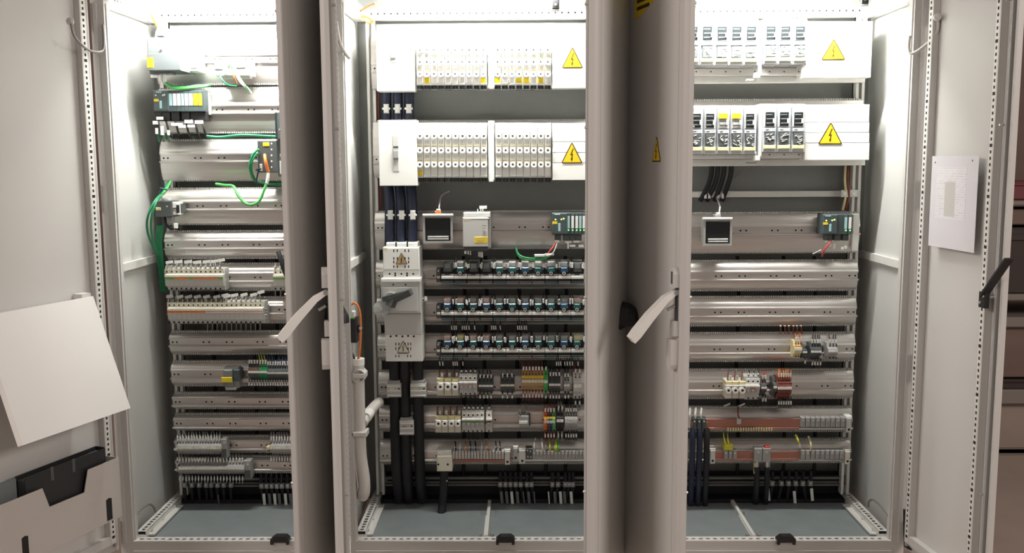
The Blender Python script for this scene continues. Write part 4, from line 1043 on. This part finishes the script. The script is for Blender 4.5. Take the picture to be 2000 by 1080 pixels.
# ------------------------------------------------------------------ left cabinet devices
d = Dev('power_supply','slate grey power supply with yellow label at the top left corner','power supply',288,72,385,140,RAILY); y=.19
d.box('case','psgrey',288,73,352,138,y,.16,.003); d.box('door_flap','psgrey',289,104,351,137,y-.003,.004,.001); d.box('yellow_label','yellow',287,112,300,133,y-.004,.002)
d.boxes('led_strip','cyan',[(312,80,317,93)],y-.001,.002); d.discs('leds','led',[(309,82),(309,87)],1.1,y-.001,.002); d.disc('dial','dgrey',314,98,2.2,y-.003,.004); d.box('print','lgrey',338,94,346,100,y-.0006,.001)
d.boxes('bottom_terminals','dgrey',[(292,138,332,144)],y+.02,.06); d.box('top_plug','dgrey',305,58,320,71,y+.05,.05)
d.boxes('output_leads','white',[(311,143,316,160),(318,143,323,160),(313,160,318,172)],y+.05,.008); d.boxes('marker','white',[(294,146,308,152)],y+.05,.005)
d = Dev('contact_block','white contact block right of the slate power supply','terminal',366,85,392,142,RAILY)
d.box('body','white',366,90,388,140,.28,.07,.004); d.box('face','lgrey',371,100,384,134,.277,.004); d.disc('screw','dgrey',376,89,2.5,.279,.004); d.box('slot','grey',373,116,377,128,.2765,.002)
d = Dev('bus_coupler','small white bus coupler with dark sockets and green plugs','coupler',418,114,492,152,RAILY); y=.28
d.box('body','white',420,118,490,148,y+.01,.06,.003); d.boxes('sockets','dgrey',[(418,116,434,136),(451,116,478,133)],y+.006,.006); d.box('green_plug','brightgreen',440,121,448,130,y,.02); d.box('centre_plug','white',436,128,444,146,y-.004,.02); d.box('foot','lgrey',434,146,488,153,y+.02,.03)
d.wire('green_lead','green',[(428,144,.285),(434,156,.27),(446,166,.28),(462,168,.30)],.003); d.wire('white_lead','white',[(453,122,.275),(460,140,.25),(470,160,.24),(484,174,.25),(490,182,.27)],.005); d.wire('bright_green_lead','brightgreen',[(459,130,.27),(467,150,.25),(478,166,.24),(487,178,.25)],.003); d.wire('red_lead','orange',[(452,138,.28),(458,152,.28),(462,162,.30)],.003)
cable('network_cable','bright green cable lying along the gap under the first rail, left cabinet','cable','brightgreen',[(322,158,.30),(332,170,.28),(352,173,.28),(378,171,.29),(398,169,.30),(412,165,.34)],.0045)
cable('network_cable','green cable running behind the first rail of the left cabinet','cable','brightgreen',[(320,152,.31),(330,166,.29),(356,170,.29),(384,167,.31),(408,166,.34)],.003)
d = controller('left',299,176,400,218,[(330,336,'cyan'),(337.5,344,'white'),(345.5,352,'white'),(353.5,359,'cyan'),(360.5,367,'white'),(368.5,376,'cyan'),(377.5,386,'yellow'),(387.5,394,'yellow')],'dark controller with pale and yellow module labels, left cabinet',leds=False)
d.box('end_bracket','lgrey',400,178,408,224,.33,.03); d.discs('status_leds','white',[(304,186),(318,186),(321,185)],1.5,.279,.002)
for i,u in enumerate((308,324,342,362,380,394)):
    d.box('plug','black',u-8,218,u+8,236,.30,.05); d.wire('cable_tail','rubber',[(u,234,.31),(u+3,246,.29),(u+6,258,.30),(u+10,268,.36)],.004)
d.boxes('wire_markers','white',[(305,228,318,234),(298,236,308,243),(334,240,356,246),(360,234,376,241),(380,235,396,242),(348,244,362,250),(303,250,308,262),(313,246,319,264),(326,254,331,264),(366,244,380,249)],.285,.006)
for i,(u,x) in enumerate(((308,'left'),(318,'middle'),(328,'right'))):
    cable('network_cable','green cable tail under the module labels, %s of three'%x,'cable','green',[(u,256,.30),(u+1,266,.30),(u+2,276,.34)],.0035)
cable('network_cable','dark green cable stretched along the gap under the second rail, left cabinet','cable','green',[(404,266,.31),(430,268,.32),(470,264,.32),(520,266,.32),(560,268,.33)],.0055)
d = Dev('network_switch','black network switch with yellow tag and orange plug, left cabinet','switch',503,274,545,342,RAILY); y=.26
d.box('case','dgrey',503,274,541,337,y,.09,.003); d.box('yellow_tag','yellow',513,278,526,286,y-.002,.003); d.boxes('port_marks','white',[(529,279+11.5*k,531.5,282+11.5*k) for k in range(5)],y-.001,.002)
d.boxes('side_ports','brightgreen',[(502,290,506,294),(502,297,506,301)],y-.001,.01); d.box('grey_socket','lgrey',507,320,512,334,y-.003,.01); d.wire('orange_plug','orange',[(517,302,y-.004),(519,316,y-.02),(524,336,y-.01)],.0062,n=8); d.wire('white_boot','white',[(524,338,y-.01),(523,348,y-.012),(521,358,y-.01)],.006,n=8); d.wire('navy_tie','navy',[(500,332,y),(510,330,y-.01)],.003); d.wire('navy_lead','navy',[(506,328,y),(502,346,y),(500,362,y+.03)],.003)
d = Dev('bus_module','tall dark module half hidden behind the narrow door edge','module',538,212,566,350,RAILY); d.box('case','petrol',538,218,575,272,.26,.09,.003); d.box('lower_case','psgrey',542,272,575,345,.28,.07,.003); d.boxes('ports','white',[(546,300,552,306),(546,314,551,340)],.278,.003); d.box('edge','black',537,219,541,270,.258,.01)
cable('network_cable','bright green cable hanging in a deep loop below the network switch','cable','brightgreen',[(422,359,.33),(440,362,.31),(456,364,.28),(464,380,.26),(478,396,.25),(492,400,.245),(506,393,.245),(514,376,.245),(520,360,.248)],.0052)
cable('network_cable','dark green cable curling left of the network switch','cable','green',[(504,292,.255),(493,304,.25),(488,322,.25),(490,338,.26),(497,352,.29),(520,358,.31),(556,362,.32)],.0045)
cable('network_cable','second dark green cable along the switch curling into the gap','cable','green',[(502,300,.25),(494,312,.245),(491,326,.25),(495,344,.27),(508,356,.30),(550,359,.31)],.0035)
d = Dev('bus_module','small black module with yellow tag at the left of the fourth rail','module',303,388,356,428,RAILY); y=.27
d.box('case','dgrey',303,392,336,424,y,.08,.003); d.box('yellow_tag','paleyellow',304,405,314,411,y-.002,.003); d.box('white_block','white',336,395,347,420,y+.01,.06,.003); d.boxes('slots','black',[(337,406,346,407.5),(344,400,350,416)],y+.007,.004); d.disc('screw','steel',326,403,1.6,y-.001,.003); d.box('clamp','dgrey',347,398,356,416,y+.04,.04)
d.boxes('top_terminals','lgrey',[(310,387,315,392),(317,387,322,392),(324,387,329,392)],y+.01,.03); d.box('lower_plug','grey',326,424,336,436,y+.02,.03)
d.wire('black_tail','rubber',[(322,424,.30),(324,438,.29),(334,446,.29),(344,444,.30)],.006); d.box('white_latch','white',339,436,346,446,.285,.01,.001)
for i,(x,dy,mt) in enumerate((('outer',0,'green'),('inner',5,'green'))):
    cable('network_cable','green cable arching down the left wall, %s of two'%x,'cable',mt,[(326+i*3,358,.33),(320+i*3,374,.28),(306+i*3,388,.22),(294+i*6,408,.19),(287+i*8,432,.19),(289+i*7,456,.21),(298+i*3,480,.26),(308+i,500,.32)],.0042)
cable('network_cable','green cable bundle tied at the left end of the third gap','cable','brightgreen',[(333,354,.33),(327,366,.29),(318,378,.25),(309,390,.23)],.004)
d = Dev('cable_tie','blue cable tie round the green cables at the third gap','tie',314,366,326,376,.26); d.wire('band','tealblue',[(314,367,.25),(320,369,.24),(326,371,.26)],.003); d.wire('tail','tealblue',[(314,368,.25),(310,378,.25)],.002)
for i,u in enumerate((308,318,327)):
    cable('network_cable','bundled dark green cable by the lower left rail ends, %s from left'%ORD[i],'cable','green',[(310+i*4,440,.33),(306+i*4,470,.35),(308+i*4,500,.36),(312+i*4,530,.38),(316+i*4,570,.40)],.006)
d = Dev('relay','small grey relay with clear cap and yellow tag on the ninth rail','relay',434,716,470,760,RAILY)
d.box('base','grey',438,718,466,758,.32,.04,.004); d.box('clear_cap','acrylic',436,722,454,756,.30,.02,.005); d.box('yellow_tag','yellow',432,737,453,747,.296,.004); d.box('socket','petrol',455,722,468,744,.30,.05,.003); d.box('bracket','lgrey',440,757,460,762,.31,.04)
cable('strap_end','black pointed strap end beside the terminals at the narrow door','strap','black',[(544,492,.26),(548,505,.25),(554,524,.25),(562,545,.27)],.010,n=6)

# ------------------------------------------------------------------ busbars
def clamps(d, u0, u1, n, v0, v1, y, mt='lgrey'):
    for i in range(n):
        a, b = u0+(u1-u0)*i/n, u0+(u1-u0)*(i+1)/n
        k = d.box('bar_clamp',mt,a+.6,v0,b-.6,v1,y-.012,.03,.002)
        d.discs('clamp_screws','steel',[((a+b)/2,v0+(v1-v0)*.3)],min(2.0,(b-a)*.3),y-.015,.004,n=7)
def bracket(d, u0, v0, u1, v1, y, mt='lgrey'):
    d.box('bar_support',mt,u0,v0,u1,v1,y-.01,.05,.002); d.disc('support_screw','hole',(u0+u1)/2,v1-6,2.4,y-.0105,.002); d.box('support_cap','white',u0-1,v0-4,u1+1,v0+3,y-.004,.04)
y=.315
d = Dev('copper_busbar','copper busbar with a row of grey clamps, bottom row, middle cabinet','busbar',852,872,996,922,RAILY)
d.box('bar','copper',880,884,990,901,y,.006,.001); clamps(d,883,985,17,881,897,y); d.box('lower_edge','copper',880,898,1000,903,y-.004,.01,.001)
bracket(d,986,882,996,908,y)
bb = d.box('end_cover','cream',853,890,883,921,y-.03,.07,.003); d.box('cover_top','white',854,880,882,892,y-.022,.06,.003); d.discs('cover_screws','hole',[(856,907),(874.5,907)],2.2,y-.0305,.002)
for i,u in enumerate((889,898,909,918,928,940,950,968,976)):
    d.wire('lead',['rubber','blue','orange','conduit'][(i*7)%4 if i<7 else 0],[(u,884,y-.005),(u+1,872,y-.008),(u,862,.35)],.0028,n=6); d.wire('lead_sleeve','white',[(u,880,y-.006),(u+.6,872,y-.009)],.0034,n=6)
d = Dev('neutral_busbar','neutral bar of grey clamps by the door edge, middle cabinet','busbar',1003,875,1150,910,RAILY)
d.box('bar','steel',1010,884,1160,898,y,.006,.001); clamps(d,1040,1152,16,881,896,y,'grey'); d.box('lower_edge','zinc',1010,897,1160,900,y-.004,.01,.001); bracket(d,1014,880,1026,906,y); bracket(d,1003,876,1011,900,y,'grey')
d.box('terminal','dgrey',1027,876,1040,897,y-.008,.04); d.discs('terminal_screws','steel',[(1030,880),(1036,882),(1031,892),(1037,893)],1.5,y-.010,.004)
for i,(u,mt) in enumerate(((1044,'conduit'),(1060,'conduit'),(1067,'braid'),(1075,'gyellow'),(1085,'gyellow'),(1088,'gyellow'),(1092,'brightgreen'))): d.wire('lead',mt,[(u,884,y-.005),(u-1,872,y-.012),(u+random.uniform(-2,2),856,.36)],.0030,n=6)
d = Dev('copper_busbar','copper busbar of the upper bar row, right cabinet','busbar',1340,815,1664,846,RAILY)
d.box('bar','copper',1335,818,1564,834,y,.008,.001); d.box('lower_edge','copper',1335,835,1560,839,y-.004,.01,.001); clamps(d,1564,1652,9,816,834,y,'grey'); d.box('clamp_edge','zinc',1564,836,1652,839,y-.002,.01,.001); bracket(d,1653,817,1663,845,y); bracket(d,1339,818,1349,844,y)
clamps(d,1352,1380,3,817,838,y-.004,'petrol')
for k in range(18):
    u = 1421+5.0*k; d.box('bar_tag','paleyellow',u,835,u+2.6,842,y-.008,.004,.0005)
d.box('small_clamp','lgrey',1440,818,1448,829,y-.012,.02); d.wire('lead','redbrown',[(1444,818,y-.008),(1441,806,y-.01),(1442,796,.36)],.003)
for i,u in enumerate((1347,1358,1369)): d.wire('lead','conduit',[(u,818,y-.01),(u,808,y-.012),(u+1,798,.35)],.0045,n=8)
d = Dev('copper_busbar','copper earth busbar with a yellow-green clamp, right cabinet','busbar',1384,874,1662,908,RAILY)
d.box('bar','copper',1390,882,1564,896,y,.008,.001); d.box('lower_edge','copper',1390,896,1560,900,y-.004,.01,.001); clamps(d,1564,1650,9,880,897,y,'grey'); bracket(d,1387,880,1397,906,y); bracket(d,1651,882,1660,907,y,'cream')
d.box('earth_clamp','gyellow',1414,868,1432,880,y-.014,.03,.003); clamps(d,1414,1440,3,880,897,y,'grey'); clamps(d,1473,1506,2,876,902,y-.006,'grey'); d.box('red_chip','red',1494,872,1504,876,y-.012,.02)
d.wire('earth_lead','gyellow',[(1418,872,y-.01),(1415,860,y-.01),(1413,846,.36)],.003); d.wire('earth_lead','gyellow',[(1424,872,y-.01),(1422,860,y-.01),(1421,846,.36)],.003)
d.wire('white_lead','white',[(1563,874,y-.01),(1560,864,y-.012),(1556,852,.35)],.004); d.wire('earth_lead','gyellow',[(1561,868,y-.014),(1558,858,y-.014),(1554,850,.35)],.004); d.wire('pale_lead','paleyellow',[(1583,880,y-.01),(1584,868,y-.014),(1579,853,.35)],.004)
d.box('hanging_lug','paleyellow',1473,904,1482,926,y-.006,.012); d.box('hanging_lug','grey',1495,900,1504,916,y-.006,.012)

# ------------------------------------------------------------------ heavy cables and cable tails at the bottom
for i,(u,mt) in enumerate(((1352,'navy'),(1366,'navy'),(1380,'rubber'))):
    d = Dev('supply_cable','thick %s cable, %s of three at the left end of the copper bar'%('navy' if mt=='navy' else 'black',ORD[i]),'cable',u-6,838,u+6,975,.32)
    d.wire('sheath',mt,[(u,836,.31),(u+.5,862,.30),(u-1,920,.32),(u-3,975,.36),(u-3,1000,.40)],.0115,n=10); d.wire('lug','copper',[(u,824,.305),(u,838,.31)],.006,n=8)
for i,(u,r) in enumerate(((1478,.011),(1498,.010))):
    d = Dev('supply_cable','black earth cable hanging from the %s lug of the copper bar'%['left','right'][i],'cable',u-6,914,u+6,985,.34); d.wire('sheath','rubber',[(u,912,.312),(u,940,.32),(u-2,970,.36),(u-4,992,.42)],r,n=10); d.wire('lug','steel',[(u,900,.31),(u,914,.312)],.006,n=8)
d = Dev('supply_cable','black cable leaving the cream cover of the copper busbar','cable',866,920,880,990,.32); d.wire('sheath','rubber',[(868,914,.31),(867,940,.31),(865,975,.32),(862,1004,.30)],.016,n=10); d.box('tie','white',861,938,874,941,.298,.004)
for i,(u,x) in enumerate(((1390,'left'),(1402,'second'),(1414,'third'),(1428,'right'))):
    d = Dev('cable_drop','black cable dropping below the fuse switches, %s of four'%x,'cable',u-5,312,u+5,392,.42); d.wire('sheath','rubber',[(u,306,.38),(u,335,.40),(u-6,360,.43),(u-22 if i<2 else u-18,392,.46)],.010,n=8); d.box('red_boot','redbrown',u-5,311,u+5,318,.368,.02,.002)
cable('thin_wire','thin grey wire slanting under the lower fuse switches, right cabinet','wire','braid',[(1474,315,.36),(1455,332,.40),(1434,347,.45)],.002)
d = Dev('cable_tags','cluster of white cable tags under the black cable drop, right cabinet','tags',1375,376,1416,388,.44)
for u in (1378,1386,1403,1412): d.box('tag','white',u-2.5,377,u+2.5,388,.44,.004)
for i,(u,mt) in enumerate(((1650,'paleyellow'),(1656,'redbrown'))):
    cable('riser_cable','%s cable rising beside the right support column'%['cream','brown'][i],'cable',mt,[(u+2,318,.42),(u,350,.40),(u+2,380,.40),(u-4,410,.42)],.005)
d = Dev('column_clamp','steel clamp joining the cross tube to the right column','clamp',1644,370,1676,386,.40); d.box('plate','zinc',1644,371,1676,385,.398,.006); d.discs('bolts','steel',[(1650,378),(1668,378)],3.4,.393,.006)

for key, x0, x1, uc, v in (('left',-1.73,-1.04,450,940),('middle',-.92,-.05,1000,938),('right',.05,.93,1550,938)):
    z = at(uc,v,.43).z
    t = thing('cable_clamp_rail','dull steel rail for cable clamps low in the %s cabinet'%key,'rail',((x0+x1)/2,.43,z)); L=(x1-x0)/2
    part('channel', MB().box(-L,L,0,.004,-.018,.018).box(-L,L,-.014,0,.012,.018).box(-L,L,-.014,0,-.018,-.012), 'dull', t); part('slot', MB().box(-L+.02,L-.02,-.0008,0,-.004,.004), 'hole', t)
def tail(key, u, v, tagw, tagv, tagu, bright, i, where):
    d = Dev('cable_tail','black cable tail, %s from left %s'%(ORD[i],where),'cable',u-4,v-8,u+4,v+44,.41,'cable tails of the %s cabinet'%key)
    d.wire('sheath','rubber',[(u,v-26,.40),(u,v,.402),(u+(tagu-u)*.6,v+22,.40),(tagu,v+42,.41),(tagu,v+52,.43)],.0068,n=8)
    d.box('saddle_clamp','grey',u-4,v-5,u+4,v+5,.392,.02,.003); d.disc('clamp_screw','steel',u,v-1,1.6,.390,.003)
    if tagw: 
        p0, p1 = d.p(tagu-1,tagv-12,.388), d.p(tagu+1,tagv+12,.386); part('tag', MB().obox(p0,p1,.011 if tagw>1 else .005,.002,(0,1,0)), 'white' if bright else 'psgrey', d.t)
L1 = [(360,0),(374,0),(388,0),(402,0),(412,0),(424,1),(436,0),(450,0)]
for i,(u,b) in enumerate(L1): tail('left',u,948,1 if b else 0,978,u+3,False,i,'in the dim left group, left cabinet')
L2 = [(510,516,2,1),(520,527,2,0),(530,537,2,1),(540,546,2,0),(550,558,2,1),(561,568,2,0),(571,576,2,0)]
for i,(u,tu,w,b) in enumerate(L2): tail('left',u,950,w,976,tu,b,i,'in the tagged right group, left cabinet')
for i,(u,tu,w,b) in enumerate([(977,980,2,0),(987,990,2,0),(997,1000,2,1),(1007,1011,2,0),(1017,1023,1,0),(1029,1033,2,0),(1038,1044,1,0)]): tail('middle',u,947,w,972,tu,b,i,'in the left group, middle cabinet')
for i,(u,tu,w,b) in enumerate([(1079,1072,1,1),(1090,1084,2,0),(1104,1095,2,1),(1112,1103,2,0),(1119,1116,2,1)]): tail('middle',u,947,w,972,tu,b,i,'in the right group, middle cabinet')
for i,(u,tu,w,b) in enumerate([(1509,1501,2,1),(1527,1518,0,0),(1541,1536,0,0),(1555,1552,2,1),(1569,1575,0,0),(1584,1586,2,1)]): tail('right',u,945,w,966 if i!=3 else 971,tu,b,i,'below the copper bars, right cabinet')

# ------------------------------------------------------------------ conduit and switch at the left post of the middle cabinet
CY = .03
d = Dev('conduit_pipe','pale grey conduit pipe hanging at the left post of the middle cabinet','pipe',690,700,722,968,CY)
d.wire('pipe','conduit',[(699,708,CY),(700,760,CY),(702,840,CY),(704,890,CY),(710,930,CY),(711,958,CY),(708,968,CY+.02)],.0225,n=16)
d.ring('clip','conduit',700,735,13.5,11,CY-.028,.05); 
for v in (735,849): d.box('clip_band','conduit',686 if v>800 else 688,v-5,713 if v<800 else 716,v+5,CY-.030,.056,.003)
d.wire('thin_lead','conduit',[(692,740,CY-.01),(690,800,CY-.01),(692,880,CY-.012),(699,952,CY-.02)],.003); d.wire('end_collar','white',[(699,700,CY),(699,712,CY)],.024,n=16)
d = Dev('branch_pipe','short pale pipe slanting back from the conduit into the cabinet','pipe',712,785,742,830,.1); d.wire('pipe','conduit',[(708,826,CY+.02),(718,810,.10),(730,795,.18),(740,786,.26)],.019,n=14); d.wire('collar','white',[(714,816,.07),(721,806,.11)],.0205,n=14)
d = Dev('door_switch','black door switch block with a white side on the left post, middle cabinet','switch',668,612,708,672,CY)
d.box('body','black',675,622,696,670,CY-.02,.05,.003); d.box('white_side','white',668,632,676,662,CY-.015,.04,.002); d.box('top_terminal','white',675,609,692,620,CY-.01,.03,.002); d.box('plunger','black',694,634,706,650,CY-.01,.03,.003); d.disc('screw','steel',704,641,3,CY-.014,.006); d.box('green_label','greenstripe',676,619,692,623,CY-.021,.002)
cable('red_wire','red wire looping over the black door switch','wire','orange',[(682,612,.02),(684,598,.02),(692,592,.02),(700,600,.02),(704,622,.02),(704,660,.02),(702,690,.02),(698,708,.02)],.0042)
cable('black_wire','black wire curling out of the conduit pipe end','wire','rubber',[(684,668,.03),(686,686,.02),(694,706,.03)],.0045)
cable('clear_wire','silvery wire beside the red one above the conduit','wire','steel',[(676,668,.02),(678,690,.02),(686,706,.02)],.004)
# wires that pass behind the rails
for key, us in (('middle',(905,948,1012,1066,1104)),('left',(420,500,540)),('right',(1440,1530,1590))):
    for k,u in enumerate(us):
        cable('trunk_wire','black trunk wire behind the rails, %s from left in the %s cabinet'%(ORD[k],key),'wire','rubber',[(u,500,.45),(u+3,600,.455),(u-2,700,.45),(u+2,800,.455),(u,930,.45)],.007)
